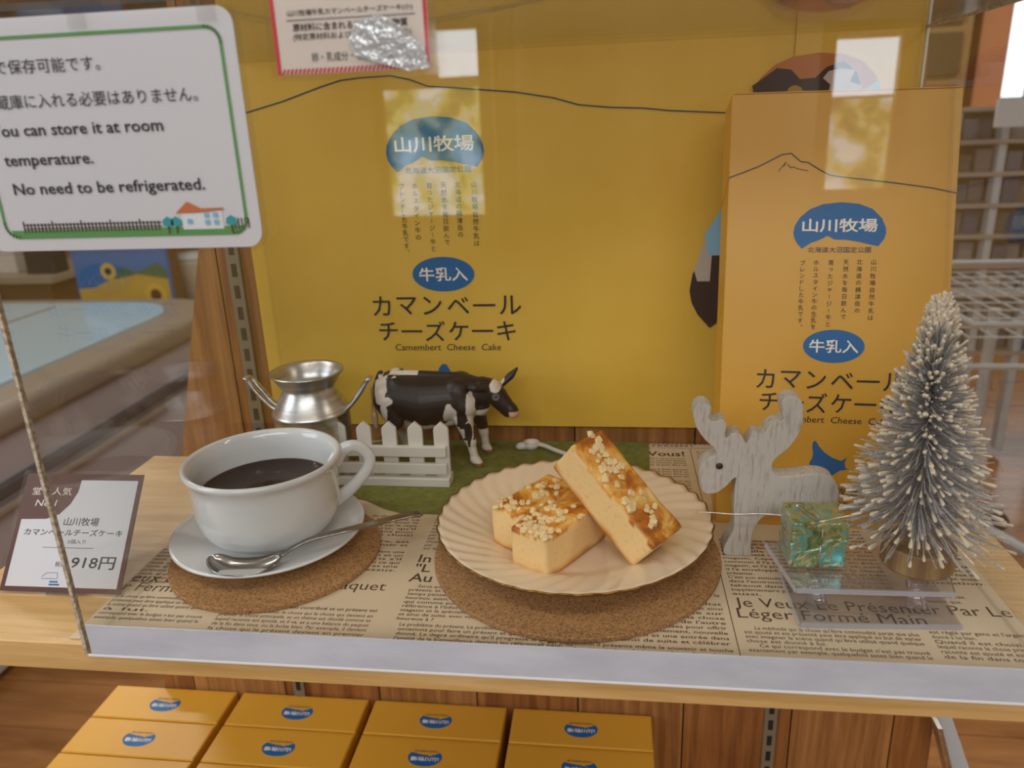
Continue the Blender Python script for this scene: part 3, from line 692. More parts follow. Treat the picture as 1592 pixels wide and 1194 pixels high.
# ------------------------------------------------------------------ picket fence
fe = empty('picket_fence', (-.17, .522, .0015), 0, 'white miniature picket fence standing on the green mat behind the cup', 'fence')
for x in (-.2067, -.1866, -.1668, -.1466, -.1266): 
    from_bm('picket', bm_prism([(x+.17-.0057, .001), (x+.17+.0057, .001), (x+.17+.0057, .044), (x+.17+.0052, .046), (x+.17, .0508), (x+.17-.0052, .046), (x+.17-.0057, .044)], .0035, 'xz', .0005, 2, off=.002), M['white_pl'], fe)
box('rail', (-.0455, -.0022, .0240), (.0473, .0022, .0322), M['white_pl'], fe, .0006)
box('rail', (-.0455, -.0022, .0098), (.0473, .0022, .0182), M['white_pl'], fe, .0006)
box('base', (-.0470, -.0040, 0), (.0490, .0120, .0068), M['white_pl'], fe, .0008)

# ------------------------------------------------------------------ milk can
mc_ = empty('milk_can', (-.2315, .5385, .0010), 0, 'small aluminium milk churn with two side handles behind the cup', 'milk can')
from_bm('body', bm_lathe([(0, 0), (.0285, 0), (.0292, .0012), (.0292, .045), (.0290, .054), (.0300, .0545), (.0300, .0560), (.0285, .0575), (.0205, .0715), (.0200, .0745), (.0198, .0760), (.0215, .0770), (.0262, .0852), (.0278, .0862), (.0278, .0876), (.0262, .0874), (.0250, .0862), (.0195, .0770), (.0188, .0740), (.0185, .070), (.017, .060), (0, .058)], 72), M['alu'], mc_, True)
for s_ in (-1, 1):
    pts = cr([(s_*.0275, -.002, .0560), (s_*.033, -.002, .0600), (s_*.041, -.002, .0695), (s_*.0475, -.002, .0790), (s_*.0490, -.002, .0815), (s_*.0475, .003, .0805), (s_*.040, .003, .0710), (s_*.033, .003, .0615), (s_*.0275, .003, .0570)], 5)
    from_bm('handle', bm_tube(pts, .0027, 10, flat=.6), M['alu'], mc_, True)

# ------------------------------------------------------------------ toy cow (one continuous body)
def capsule(bm, a, b, ra, rb, n=28, ys=1.0):
    a = Vector(a); b = Vector(b); ax_ = (b-a)
    L_ = ax_.length or 1e-6; t_ = ax_/L_; s_ = t_.cross(Vector((0, 1, 0)))
    if s_.length < .1: s_ = t_.cross(Vector((1, 0, 0)))
    s_.normalize(); u_ = t_.cross(s_)
    prof = [(-cos(k*pi/10), sin(k*pi/10), 0) for k in range(0, 6)]+[(sin(k*pi/10), cos(k*pi/10), 1) for k in range(0, 6)]
    rings = []
    for al, rr, e in prof:
        R_ = ra if e == 0 else rb; c_ = (a if e == 0 else b)+t_*al*R_
        if rr < 1e-6: rings.append([bm.verts.new(c_)]); continue
        rings.append([bm.verts.new(c_+R_*rr*(s_*cos(2*pi*k/n)+u_*sin(2*pi*k/n))) for k in range(n)])
    for A, B in zip(rings, rings[1:]):
        for k in range(n):
            j = (k+1) % n
            if len(A) == 1: bm.faces.new((A[0], B[k], B[j]))
            elif len(B) == 1: bm.faces.new((A[k], B[0], A[j]))
            else: bm.faces.new((A[k], B[k], B[j], A[j]))
def fuse(bm, vox, it=6):
    bmesh.ops.recalc_face_normals(bm, faces=bm.faces)
    me = bpy.data.meshes.new('b'); bm.to_mesh(me); bm.free(); ob = bpy.data.objects.new('b', me); COL.objects.link(ob)
    m_ = ob.modifiers.new('r', 'REMESH'); m_.mode = 'VOXEL'; m_.voxel_size = vox; m_.use_smooth_shade = True
    s_ = ob.modifiers.new('s', 'SMOOTH'); s_.factor = .5; s_.iterations = it
    res = bpy.data.meshes.new_from_object(ob.evaluated_get(bpy.context.evaluated_depsgraph_get())); bpy.data.objects.remove(ob); res.shade_smooth()
    res.materials.clear(); return res
C0 = Vector((-.14, .570, .0015))
bm = bmesh.new()
def cp(a, b, ra, rb): capsule(bm, Vector(a)-Vector((-.14, 0, 0)), Vector(b)-Vector((-.14, 0, 0)), ra, rb)
# trunk: two side by side barrels give a deep, not too wide body
for s_ in (-1, 1):
    cp((-.122, s_*.003, .0555), (-.148, s_*.004, .0530), .0175, .0205); cp((-.148, s_*.004, .0530), (-.172, s_*.005, .0570), .0205, .0165)
    cp((-.172, s_*.008, .068), (-.182, s_*.008, .064), .0085, .008)          # hips
    cp((-.116, s_*.008, .052), (-.120, s_*.008, .062), .0125, .0115)        # shoulders
cp((-.120, 0, .0700), (-.172, 0, .0730), .0055, .0045); cp((-.118, 0, .0440), (-.150, 0, .0375), .0115, .011)
cp((-.118, 0, .0600), (-.101, -.001, .0590), .0150, .0110); cp((-.112, 0, .0500), (-.104, -.001, .0480), .011, .0085)      # neck, brisket
cp((-.101, -.001, .0610), (-.094, -.002, .0610), .0110, .0098)
# head
cp((-.0935, -.003, .0615), (-.0880, -.004, .0560), .0092, .0080); cp((-.0880, -.004, .0560), (-.0785, -.006, .0470), .0078, .0052); cp((-.0785, -.006, .0470), (-.0765, -.0065, .0445), .0056, .0052)
cp((-.090, -.003, .0530), (-.081, -.005, .0435), .0055, .0040)
# front legs
cp((-.116, -.010, .042), (-.1130, -.0115, .0270), .0085, .0050); cp((-.1130, -.0115, .0270), (-.1105, -.0120, .0205), .0050, .0046); cp((-.1105, -.0120, .0200), (-.1080, -.0125, .0070), .0036, .0034); cp((-.1080, -.0125, .0065), (-.1045, -.0135, .0022), .0042, .0036)
cp((-.109, .010, .040), (-.1050, .0120, .0270), .0080, .0048); cp((-.1050, .0120, .0260), (-.1040, .0130, .0190), .0046, .0042); cp((-.1040, .0130, .0190), (-.1030, .0140, .0065), .0034, .0032); cp((-.1030, .0140, .0060), (-.1005, .0140, .0022), .0040, .0034)
# hind legs: thigh, stifle forward, hock back, vertical shank
for s_, dx in ((-1, 0), (1, .006)):
    cp((-.176+dx, s_*.010, .056), (-.1700+dx, s_*.0125, .0400), .0125, .0085); cp((-.1700+dx, s_*.0125, .0400), (-.1800+dx, s_*.0125, .0230), .0075, .0046); cp((-.1800+dx, s_*.0125, .0225), (-.1765+dx, s_*.0130, .0070), .0038, .0033); cp((-.1765+dx, s_*.0130, .0065), (-.1730+dx, s_*.0130, .0022), .0040, .0036)
cp((-.160, 0, .0385), (-.165, 0, .0360), .0090, .0095)                       # udder
for dx, s_ in ((0, -1), (.005, -1), (0, 1)): cp((-.163+dx, s_*.004, .030), (-.163+dx, s_*.004, .0255), .0020, .0013)
cp((-.183, -.001, .0745), (-.1895, -.003, .062), .0028, .0022); cp((-.1895, -.003, .062), (-.1905, -.004, .0400), .0022, .0020); cp((-.1905, -.004, .0400), (-.190, -.004, .0290), .0030, .0018)
# horns stubs / ears fused at the root
cp((-.0955, -.010, .0655), (-.1050, -.0145, .0672), .0026, .0034); cp((-.1050, -.0145, .0672), (-.1090, -.016, .0675), .0034, .0014)
cp((-.0860, .004, .0640), (-.0790, .0085, .0700), .0024, .0032); cp((-.0790, .0085, .0700), (-.0740, .0105, .0755), .0032, .0012)
cme = fuse(bm, .00066, 12)
at = cme.attributes.new('paint', 'FLOAT_COLOR', 'POINT')
BLK = srgb('1f1a19'); WHT = srgb('d9cfc2'); PNK = srgb('d9a58e'); HOO = srgb('8a6248'); TAI = srgb('c9a684')
def inb(p, c_, r_, w=.0):
    d = Vector(((p.x-c_[0])/r_[0], (p.z-c_[1])/r_[1])).length+.28*noise.noise(Vector((p.x*220, p.z*220, p.y*90)))
    return d < 1
for i, vtx in enumerate(cme.vertices):
    p = vtx.co.copy(); p.x += -.14; near = p.y < 0; col = BLK
    if p.z < .0235: col = WHT
    if p.z < .0345+.003*noise.noise(Vector((p.x*150, p.z*150, 0))) and p.x > -.150 and p.x < -.118: col = WHT        # belly
    if near:
        if inb(p, (-.1245, .0420), (.0052, .0140)) : col = WHT
        if inb(p, (-.1085, .0480), (.0032, .0170)): col = WHT
        if inb(p, (-.1175, .0290), (.006, .0050)) and p.x < -.1145: col = WHT
        if inb(p, (-.1110, .0300), (.0035, .0120)) and not inb(p, (-.1120, .028), (.0028, .012)): col = WHT
        if inb(p, (-.1110, .0300), (.0022, .0110)): col = BLK
        if inb(p, (-.1795, .0660), (.0050, .0120)) or inb(p, (-.1770, .0500), (.0028, .0120)) or inb(p, (-.1730, .0580), (.0040, .0035)): col = WHT
    else:
        if inb(p, (-.150, .055), (.012, .015)): col = WHT
    if p.z > .0745 and p.x < -.152: col = WHT if noise.noise(p*160) > -.15 else BLK
    if inb(p, (-.1010, .0440), (.006, .0070)) and p.z < .047: col = WHT
    if inb(p, (-.162, .0370), (.0115, .0120)) and p.z < .050 and abs(p.y) < .016 and p.x > -.174: col = WHT if p.z > .034 else PNK
    if p.x > -.098 and inb(p, (-.0885, .0672), (.0048, .0050)): col = WHT
    if p.x > -.0790 and p.z < .0462: col = PNK
    if p.x < -.1862 and p.z < .070: col = TAI
    if p.z < .0040: col = HOO
    if Vector((p.x+.0890, p.z-.0585)).length < .0027 and p.x > -.097: col = srgb('6d6462')
    at.data[i].color = (*col, 1)
cow = empty('toy_cow', C0, 0, 'black and white dairy cow figurine standing on the green mat behind the fence', 'figurine')
mesh_obj('body', cme, M['cow'], cow)
for sx, sy in ((.0512, -.0113), (.0560, .0035)):
    e = from_bm('eye', bm_lathe([(0, -.0011), (.0009, -.0007), (.0012, 0), (.0009, .0007), (0, .0011)], 12), M['black'], cow, True, loc=(sx, sy, .0590)); e.scale = (1.2, 1.2, 1)

# tiny white wooden ladle lying on the mat
la = empty('miniature_ladle', (-.066, .594, .0016), 0, 'tiny grey white ladle lying on the green mat behind the plate', 'toy')
from_bm('cup', bm_lathe([(0, 0), (.0050, 0), (.0066, .0030), (.0070, .0062), (.0056, .0062), (.0050, .0032), (0, .0016)], 24), M['white_pl'], la, True)
from_bm('handle', bm_tube(cr([(.0055, -.001, .0045), (.012, -.004, .0042), (.020, -.009, .0030), (.034, -.018, .0018)], 4), [.0019]*12+[.0016], 8), M['white_pl'], la, True)
from_bm('spout', bm_tube([(-.0040, -.001, .0030), (-.0100, -.0028, .0030), (-.0125, -.0035, .0026)], [.0036, .0032, .0018], 10), M['white_pl'], la, True)
th = from_bm('nylon_thread', bm_tube(cr([(-.121, .585, .002), (-.128, .590, .004), (-.132, .594, .002), (-.126, .590, .0015), (-.118, .588, .002), (-.123, .596, .010), (-.128, .598, .016)], 5), .00022, 5), M['film']); tag(th, 'loop of clear nylon thread on the green mat beside the cow', 'thread')

# ------------------------------------------------------------------ standing yellow box, leaning back
A0 = Vector((.07076863, .47669373, .0006)); aR, bR, cR = -.25076601, .01299289, -.04277435
R3 = Matrix.Rotation(cR, 4, 'Z') @ Matrix.Rotation(aR, 4, 'X') @ Matrix.Rotation(bR, 4, 'Y')
BW, BH, BD = .1387, .2827, .044
def yellow_box_body(parent, Wd, Hh, Dd):
    return from_bm('carton', bm_box((0, 0, 0), (Wd, Dd, Hh), .0006, 2), M['box_y'], parent)
sb = empty('cheesecake_box', (0, 0, 0), 0, 'tall yellow cheesecake gift box standing upright behind the white wooden moose', 'box'); sb.matrix_world = Matrix.Translation(A0) @ R3
scar = yellow_box_body(sb, BW, BH, BD)
from_bm('lid_flap', bm_box((.0012, -.0005, BH-.0002), (BW-.0012, BD-.004, BH+.0005), .0001, 1), M['box_y'], scar)
I = inkset()
lg = [(0, .2294), (.0108, .2334), (.0187, .2365), (.0258, .2401), (.0324, .2437), (.0383, .2444), (.0445, .239), (.0489, .2385), (.0566, .2335), (.0626, .2302), (.0705, .2289), (.0861, .227), (.1053, .2244), (.1244, .2214), (.1385, .2181)]
I['navy'].line(lg, .0006)
I['navy'].line([(.0309, .2331), (.033, .236), (.0354, .2389), (.0340, .236)], .0004); I['navy'].line([(.0365, .2375), (.0385, .2352), (.0400, .2358), (.0427, .2345), (.0491, .2332)], .0004)
logo(I['blue'], I['cream_ink'], .0701, .1990, .0283)
I['navy'].text('北海道大沼国定公園', .0705, .1830, .004, w=.0385, align='c', mid=True)
for ch, x, z0, z1, xe in zip(COLS, (.0918, .0833, .0751, .0660, .0569, .0486), (.1775, .1775, .1773, .1770, .1768, .1766), (.1375, .1420, .1378, .1330, .1312, .1310), (0,)*6): I['black'].vtext(ch, x, z0, z1, .0037)
I['blue'].ellipse(.0702, .1208, .0190, .0108); I['cream_ink'].text('牛乳入', .0702, .1208, .009, w=.0305, align='c', mid=True, bold=.015)
for body, xa, xb, zq, hq in (('カマンベール', .0285, .1085, .0985, .0152), ('チーズケーキ', .0315, .1065, .0835, .0146)): kata(I['black'], xa, xb, zq, hq, body)
I['black'].text('Camembert  Cheese  Cake', .0710, .0726, .006, w=.0715, align='c', mid=True, shear=.12)
mp = [(60.5,58.0),(62.1,58.4),(64.0,55.2),(67.7,51.1),(72.9,47.6),(78.6,45.7),(82.1,48.5),(80.6,44.7),(81.5,41.0),(83.3,40.5),(77.9,39.2),(74.0,36.3),(71.5,35.1),(66.3,37.0),(59.2,36.6),(56.3,34.9),(55.4,31.6),(57.5,29.5),(55.6,26.1),(52.5,27.0),(50.8,31.3),(50.1,34.8),(51.6,36.2),(52.9,37.9),(52.2,39.9),(54.0,40.4),(55.6,38.9),(58.1,39.8),(59.0,41.5),(58.7,43.9),(60.3,46.4),(60.9,50.2),(60.0,54.5)]
I['blue'].poly([(x/1000, z/1000) for x, z in mp])
I['navy'].text('山川牧場', .0760, .0255, .0066, w=.0275, align='c', mid=True); I['navy'].line([(.060, .0215), (.094, .0225)], .0003); I['navy'].text('北海道亀田郡七飯町', .079, .0175, .003, w=.03, align='c', mid=True)
bake(I, sb, XZ(-.0001))
I = inkset(); I['navy'].line([(-.0440, .2170), (-.030, .2190), (-.014, .2235), (-.006, .2275), (0, .2294)], .0006)   # ridge line runs round the left side
I['navy'].build('mountain_line', M['navy'], sb, Matrix(((0, 0, 1, -.0002), (-1, 0, 0, 0), (0, 1, 0, 0), (0, 0, 0, 1))))

# ------------------------------------------------------------------ stacked-in-rows boxes on the lower shelf
bw, bd = .1335, .0445
tz = -.285; hh_ = .2865
pb = empty('cheesecake_box', (0, 0, 0)); pcar = from_bm('carton', bm_box((0, 0, 0), (bw, bd, hh_), .0007, 2), M['box_y'], pb)
from_bm('lid_flap', bm_box((.001, .0006, hh_-.0001), (bw-.001, bd-.003, hh_+.0005), .0002, 1), M['box_y'], pcar)
I = inkset(); logo(I['blue'], I['cream_ink'], bw*.5, .019, .0160, -1); I['navy'].text('北海道大沼国定公園', bw*.5, .0283, .0022, w=.022, align='c', mid=True, rot=pi)
for i, (k_, ink) in enumerate(I.items()):
    if ink.F:
        o = ink.build({'blue': 'blue_print', 'cream_ink': 'white_lettering', 'navy': 'dark_lettering'}[k_], M[k_], pb, XY(hh_+.0006+.0001*i))
        if k_ != 'blue': o['kind'] = 'stuff'
rn = ['back', 'middle', 'front']; cn = ['leftmost', 'second', 'third', 'rightmost']
cells = [(c_, r_) for r_ in range(3) for c_ in range(4) if not (r_ == 2 and c_ > 1)]
for q, (c_, r_) in enumerate(cells):
    if q == 0: o = pb
    else:
        o = pb.copy(); COL.objects.link(o)
        for ch in pb.children:
            d = ch.copy(); COL.objects.link(d); d.parent = o
            for g2 in ch.children: e2 = g2.copy(); COL.objects.link(e2); e2.parent = d
    o.location = (-.5155+c_*.1407+.001*noise.noise(Vector((q, 1, 1))), .6105-bd-r_*.0462, -.5715)
    o.rotation_euler.z = 0
    tag(o, 'yellow box with upside-down blue logo, %s in the %s row under the shelf' % (cn[c_], rn[r_]), 'box', 'yellow boxes on the lower shelf')

# ------------------------------------------------------------------ white wooden moose
mo = [(50.9,101.4),(53.2,102.2),(55.5,102.1),(58.6,99.9),(58.6,96.4),(57.3,93.8),(58.6,91.3),(61.6,90.6),(64.8,92.0),(67.4,90.3),(67.8,86.7),(67.4,82.6),(68.2,80.0),(70.4,82.1),(73.6,83.5),(76.5,82.2),(79.0,78.1),(79.9,76.6),(80.9,78.1),(83.4,82.8),(86.1,83.7),(89.8,82.9),(91.4,86.5),(94.0,89.6),(97.5,91.0),(100.2,92.2),(99.1,97.2),(98.4,102.3),(100.1,105.3),(103.6,106.5),(107.3,105.8),(110.1,102.3),(110.9,96.4),(110.8,89.3),(109.1,83.2),(105.9,76.9),(101.7,71.7),(97.4,67.4),(95.6,63.2),(96.5,59.0),(100.0,55.9),(105.6,55.8),(111.2,56.3),(118.5,57.5),(124.0,57.6),(129.7,55.9),(133.2,52.3),(135.3,47.0),(135.6,41.7),(135.7,36.3),(135.2,30.8),(135.9,23.1),(137.5,16.5),(139.7,8.8),(140.7,3.1),(139,1),(132.7,1.0),(127.9,1.2),(127.2,8.3),(126.7,16.2),(124.2,22.8),(120.1,27.1),(113.4,28.5),(105.8,28.9),(98.1,29.4),(94.3,29.1),(91.6,27.3),(89.0,22.8),(87.3,18.3),(86.6,13.7),(86.8,6.9),(87.0,1.4),(84.6,1.0),(73.8,1.0),(70.9,2.2),(70.3,5.2),(71.7,9.8),(73.9,14.4),(75.5,19.0),(75.8,24.7),(75.2,31.3),(75.0,40.1),(75.1,46.7),(75.3,52.1),(75.0,54.5),(72.9,52.9),(70.7,49.8),(67.5,46.5),(63.8,44.0),(59.5,43.3),(56.5,44.6),(54.2,48.4),(53.4,53.8),(53.7,59.2),(55.3,63.0),(58.5,66.2),(62.2,68.2),(63.4,69.5),(62.7,72.1),(60.5,74.7),(56.6,78.3),(52.6,83.5),(50.0,88.6),(48.6,94.8),(49.2,98.8)]
ms = empty('wooden_moose', (.095, .434, .0006), 0, 'flat whitewashed wooden moose with big antlers beside the gift', 'ornament')
bm = bm_prism(smooth_poly([(x/1000-.095, max(z/1000, .001)-.0006) for x, z in mo], 3), .013, 'xz', .0011, 3)
from_bm('body', bm, M['moose'], ms)
from_bm('eye', bm_lathe([(0, .0006), (.0018, .0006), (.0021, 0), (0, 0)], 20), M['black'], ms, True, loc=(.06503-.095, -.0003, .06208-.0006), rot=(pi/2, 0, 0))
cord = cr([(.0525, .430, .0330), (.062, .4302, .0326), (.075, .4290, .0325), (.088, .4290, .0332), (.100, .4275, .0335), (.109, .4245, .0332), (.118, .4230, .0332), (.126, .425, .0330)], 5)
from_bm('silver_cord', bm_tube([p-Vector(ms.location) for p in cord], [.00045+.0001*sin(i*1.9) for i in range(len(cord))], 6), M['silver'], ms, True)

# ------------------------------------------------------------------ clear stand with gift and brush tree
st_ = empty('acrylic_stand', (.14, .388, .0006), 0, 'low two-tier clear acrylic stand on the newsprint at right', 'stand')
def L_(x, y): return (x-.14, y-.388)
from_bm('upper_plate', bm_prism([L_(.0992, .3707), L_(.1800, .3720), L_(.1905, .4190), L_(.0920, .4170)], .0028, 'xy', .0004, 1, off=.0170), M['acrylic_thick'], st_)
from_bm('lower_plate', bm_prism([L_(.1012, .3640), L_(.1840, .3680), L_(.1850, .4100), L_(.1010, .4130)], .0028, 'xy', .0004, 1, off=0), M['acrylic_thick'], st_)
M['plate_edge'] = clear('acrylic_cut_edge', (.80, .78, .88), .05, refl=3, haze=.30)
for a_, b_, z in (((.0992, .3707), (.1800, .3720), .0170), ((.1012, .3640), (.1840, .3680), 0)):
    from_bm('cut_edge', bm_prism([L_(a_[0], a_[1]-.0008), L_(b_[0], b_[1]-.0008), L_(b_[0], b_[1]-.0001), L_(a_[0], a_[1]-.0001)], .0028, 'xy', 0, off=z), M['plate_edge'], st_)
for a_, b_, z in (((.0920, .4170), (.0992, .3707), .0170), ((.1010, .4130), (.1012, .3640), 0)):
    from_bm('cut_edge', bm_prism([L_(a_[0]-.0008, a_[1]), L_(b_[0]-.0008, b_[1]), L_(b_[0]-.0001, b_[1]), L_(a_[0]-.0001, a_[1])], .0028, 'xy', 0, off=z), M['plate_edge'], st_)
for x in (.1135, .1660): from_bm('leg', bm_tube([Vector((x-.14, -.006, .0028)), Vector((x-.14, -.004, .010)), Vector((x-.14, -.002, .0170))], [.0062, .0044, .0060], 16, flat=.6), M['acrylic_thick'], st_, True)
gf = empty('gift_parcel', (.1132, .4010, .0206), rad(3), 'tiny parcel in iridescent green foil tied with silver cord', 'gift')
gw, gh = .0152, .0285
bm = bm_box((-gw, -.0135, 0), (gw, .0100, gh), .0009, 2); bmesh.ops.subdivide_edges(bm, edges=[e for e in bm.edges if e.calc_length() > .01], cuts=7, use_grid_fill=True)
for q in bm.verts: q.co += Vector([noise.noise(q.co*330+Vector((k*9, 0, 0))) for k in range(3)])*.0005
bmesh.ops.rotate(bm, verts=bm.verts, cent=(0, 0, 0), matrix=Matrix.Rotation(.04, 3, 'X') )
bmesh.ops.translate(bm, verts=bm.verts, vec=(0, .0015, .0016))
from_bm('foil_wrap', bm, M['foil'], gf)
def gc(pts, r=.00045): return bm_tube(cr(pts, 5), r, 6)
from_bm('cord', bm_tube([(0, -.0140, .0005), (0, -.0152, .016), (0, -.0160, gh-.001), (0, -.004, gh+.0016), (0, .0080, gh+.0016)], .0005, 6), M['silver'], gf, True)
from_bm('bow', gc([(0, -.010, gh+.0010), (-.006, -.011, gh+.006), (-.0125, -.0125, gh+.0118), (-.0135, -.0130, gh+.0105), (-.006, -.012, gh+.004), (0, -.0105, gh+.0010), (.008, -.0125, gh+.004), (.0200, -.0150, gh+.0085)]), M['silver'], gf, True)

tr = empty('brush_tree', (.1672, .3995, .0204), 0, 'silver bottle-brush Christmas tree with snowy tips on a wooden disc', 'christmas tree')
from_bm('log_base', bm_lathe([(0, 0), (.0182, 0), (.0189, .001), (.0187, .0125), (.0180, .0135), (0, .0137)], 48), M['log'], tr, loc=(.003, .0005, 0))
bm = bmesh.new()
for ph_ in (0, pi): bm_tube([(.0011*cos(i*.9+ph_)-.0034*i/60, .0011*sin(i*.9+ph_), .012+.130*i/60) for i in range(61)], .0009, 6, bm=bm)
from_bm('trunk', bm, M['stem'], tr)
b1 = bmesh.new(); b2 = bmesh.new(); rg = random.Random(5)
NB = 1800
for i in range(NB):
    t_ = (i/NB)**.88; z0 = .024+.116*t_; R_ = .0425*(1-t_)**.98+.0030; a = i*2.39996+rg.uniform(-.2, .2)
    Lb = R_*rg.uniform(.74, 1.06); dz = .001-.0125*(1-t_)*rg.uniform(.1, 1)+.011*t_
    c_ = Vector((-.0034*t_, 0, z0)); d = Vector((cos(a), sin(a), 0))
    kk = Vector((rg.uniform(-.002, .002), rg.uniform(-.002, .002), rg.uniform(-.003, .002)))
    tip = c_+d*Lb+Vector((0, 0, dz))+kk; midp = c_+d*Lb*.5+Vector((0, 0, dz*.28))
    bm_tube([c_, midp, tip], [.00034, .00038, .00036], 3, bm=b1)
    if rg.random() < .42 or t_ > .92:
        ln = rg.uniform(.003, .0062); w_ = rg.uniform(.00055, .00125); dr = (tip-midp).normalized()
        bm_tube([tip-dr*ln, tip-dr*ln*.4, tip+dr*.0005, tip+dr*.0012], [w_*.45, w_*.9, w_, w_*.3], 5, bm=b2)
for i in range(26):
    a = rg.uniform(0, 6.28); z_ = .137+rg.uniform(0, .008); r_ = rg.uniform(.0, .004)
    bm_tube([(-.0034+r_*cos(a), r_*sin(a), z_-.002), (-.0034+r_*1.5*cos(a), r_*1.5*sin(a), z_), (-.0034+r_*1.8*cos(a), r_*1.8*sin(a), z_+.002)], [.0008, .0014, .0006], 5, bm=b2)
tag(from_bm('bristles', b1, M['twig'], tr), kind='stuff'); tag(from_bm('snow_tips', b2, M['snow'], tr), kind='stuff')

# ------------------------------------------------------------------ acrylic display case
dc = empty('display_case', (-.2843, .3205, -.0055), 0, 'clear acrylic display case with a white strip along its front foot', 'display case')
cw, cdp, chh = .4955, .2880, .3185; tk = .0028
box('front_panel', (0, 0, 0), (.497, tk, chh), M['acrylic'], dc)
box('side_panel', (0, tk+.0002, .0062), (tk, cdp, chh), M['acrylic'], dc)
box('side_panel', (cw-tk, tk+.0002, .0062), (cw, cdp, chh), M['acrylic'], dc)
box('top_panel', (0, .0, chh+.0002), (.497, cdp, chh+.003), M['acrylic_top'], dc)
box('base_strip', (.0032, -.0006, .0008), (.496, -.0001, .0197), M['band'], dc)
box('base_strip_edge', (.0008, -.0008, -.0004), (.496, .0002, .0008), M['edge_w'], dc)
box('corner_edge', (-.0012, -.0006, 0), (.0006, .0022, chh), M['edge'], dc)
box('top_edge', (0, cdp, chh-.0004), (.497, cdp+.0008, chh+.0006), M['edge'], dc)
box('top_front_edge', (0, -.0008, chh-.0005), (.497, -.0001, chh+.0032), M['film'], dc)
box('side_top_edge', (cw, .0, chh-.0006), (cw+.0010, cdp, chh+.0030), M['edge'], dc)

# laminated storage notice hung on the front panel
def rrect(x0, y0, x1, y1, r, n=6):
    out = []
    for cx, cy, a0 in ((x1-r, y0+r, -90), (x1-r, y1-r, 0), (x0+r, y1-r, 90), (x0+r, y0+r, 180)):
        for i in range(n+1): a = rad(a0+90*i/n); out.append((cx+r*cos(a), cy+r*sin(a)))
    return out
ns = empty('storage_notice', (-.2720, .3155, .2155), 0, 'large laminated white notice with green border hung at the upper left', 'sign')
nW, nH = .1245, .0945
from_bm('card', bm_prism(rrect(-.004, .0005, nW, nH, .007), .0006, 'xz'), M['card_w'], ns)
from_bm('laminate', bm_prism(rrect(-.008, -.0012, nW+.0035, nH+.0012, .009), .0002, 'xz', off=-.0016), M['film'], ns)
I = {k_: Ink() for k_ in ('card_g', 'black', 'card_w2', 'card_or', 'teal', 'sky_ink', 'gold', 'card_w')}
def NS(px, py):   # notice coordinates from card millimetres
    return (px/1000, py/1000)
x0, y0, x1, y1, r_ = .0058, .0066, .1185, .0872, .006
rr = rrect(x0, y0, x1, y1, r_)
I['card_g'].line(rr+[rr[0]], .0013)
gI = Ink(); gI.poly([(x0+.004, y0), (x1-.004, y0), (x1-.0012, y0+.0030), (x0+.0022, y0+.0030)]); gI.build('grass_print', M['card_g'], ns, XZ(-.00012))
I['black'].text('常温で保存可能です。', .0655, .0738, .0068, w=.060, align='r', h=.0056) ; 
I['black'].text('冷蔵庫に入れる必要はありません。', .1054, .0603, .0068, w=.096, align='r', h=.0058)
I['black'].text('You can store it at room', .0882, .0491, .0068, w=.0785, align='r', bold=.012)
I['black'].text('temperature.', .0129, .0371, .0068, w=.0413, align='l', bold=.012)
I['black'].text('No need to be refrigerated.', .0141, .0250, .0068, w=.0882, align='l', bold=.012)
bgc = Ink()
for k in range(38):
    x = .0145+k*.00172
    bgc.rect(x, .0085, x+.00065, .0125 if k % 8 else .0135)
bgc.rect(.0145, .0100, .0800, .0104); bgc.rect(.0145, .0117, .0800, .0121)
for k in range(5): bgc.rect(.1130+k*.0015, .0085, .1136+k*.0015, .0128)
tag(bgc.build('fence_print', M['brown_ink'], ns, XZ(-.00030)), kind='stuff')
h_ = Ink(); h_.poly([(.0895, .0085), (.1080, .0085), (.1080, .0166), (.0990, .0166), (.0990, .0155), (.0895, .0155)]); h_.build('house_print', mat('print_house', srgb('e9eef2'), .5), ns, XZ(-.00025))
I['card_or'].poly([(.0872, .0154), (.0930, .0202), (.0990, .0172), (.1090, .0174), (.1090, .0164), (.0990, .0155)])
for x, y in ((.0920, .0110), (.1000, .0104), (.1040, .0104), (.1000, .0134), (.1040, .0134)): I['sky_ink'].rect(x, y, x+.0022, y+.0020)
for x in (.0830, .0868, .1118): I['teal'].poly([(x-.0025, .0105), (x-.0022, .0128), (x, .0142), (x+.0024, .0126), (x+.0025, .0105), (x, .0098)]); I['gold'].rect(x-.0003, .0070, x+.0003, .0100)
nmn = {'card_g': 'green_border', 'black': 'lettering', 'card_or': 'roof_print', 'teal': 'tree_print', 'sky_ink': 'window_print', 'gold': 'stem_print'}
for i, (k_, ink) in enumerate(I.items()):
    if ink.F: tag(ink.build(nmn[k_], M[k_], ns, XZ(-.0004-.00006*i)), kind='stuff')
for x in (.0, .06, .115): box('clear_tape', (x-.004, -.0018, nH-.006), (x+.004, -.0017, nH+.004), M['film'], ns)

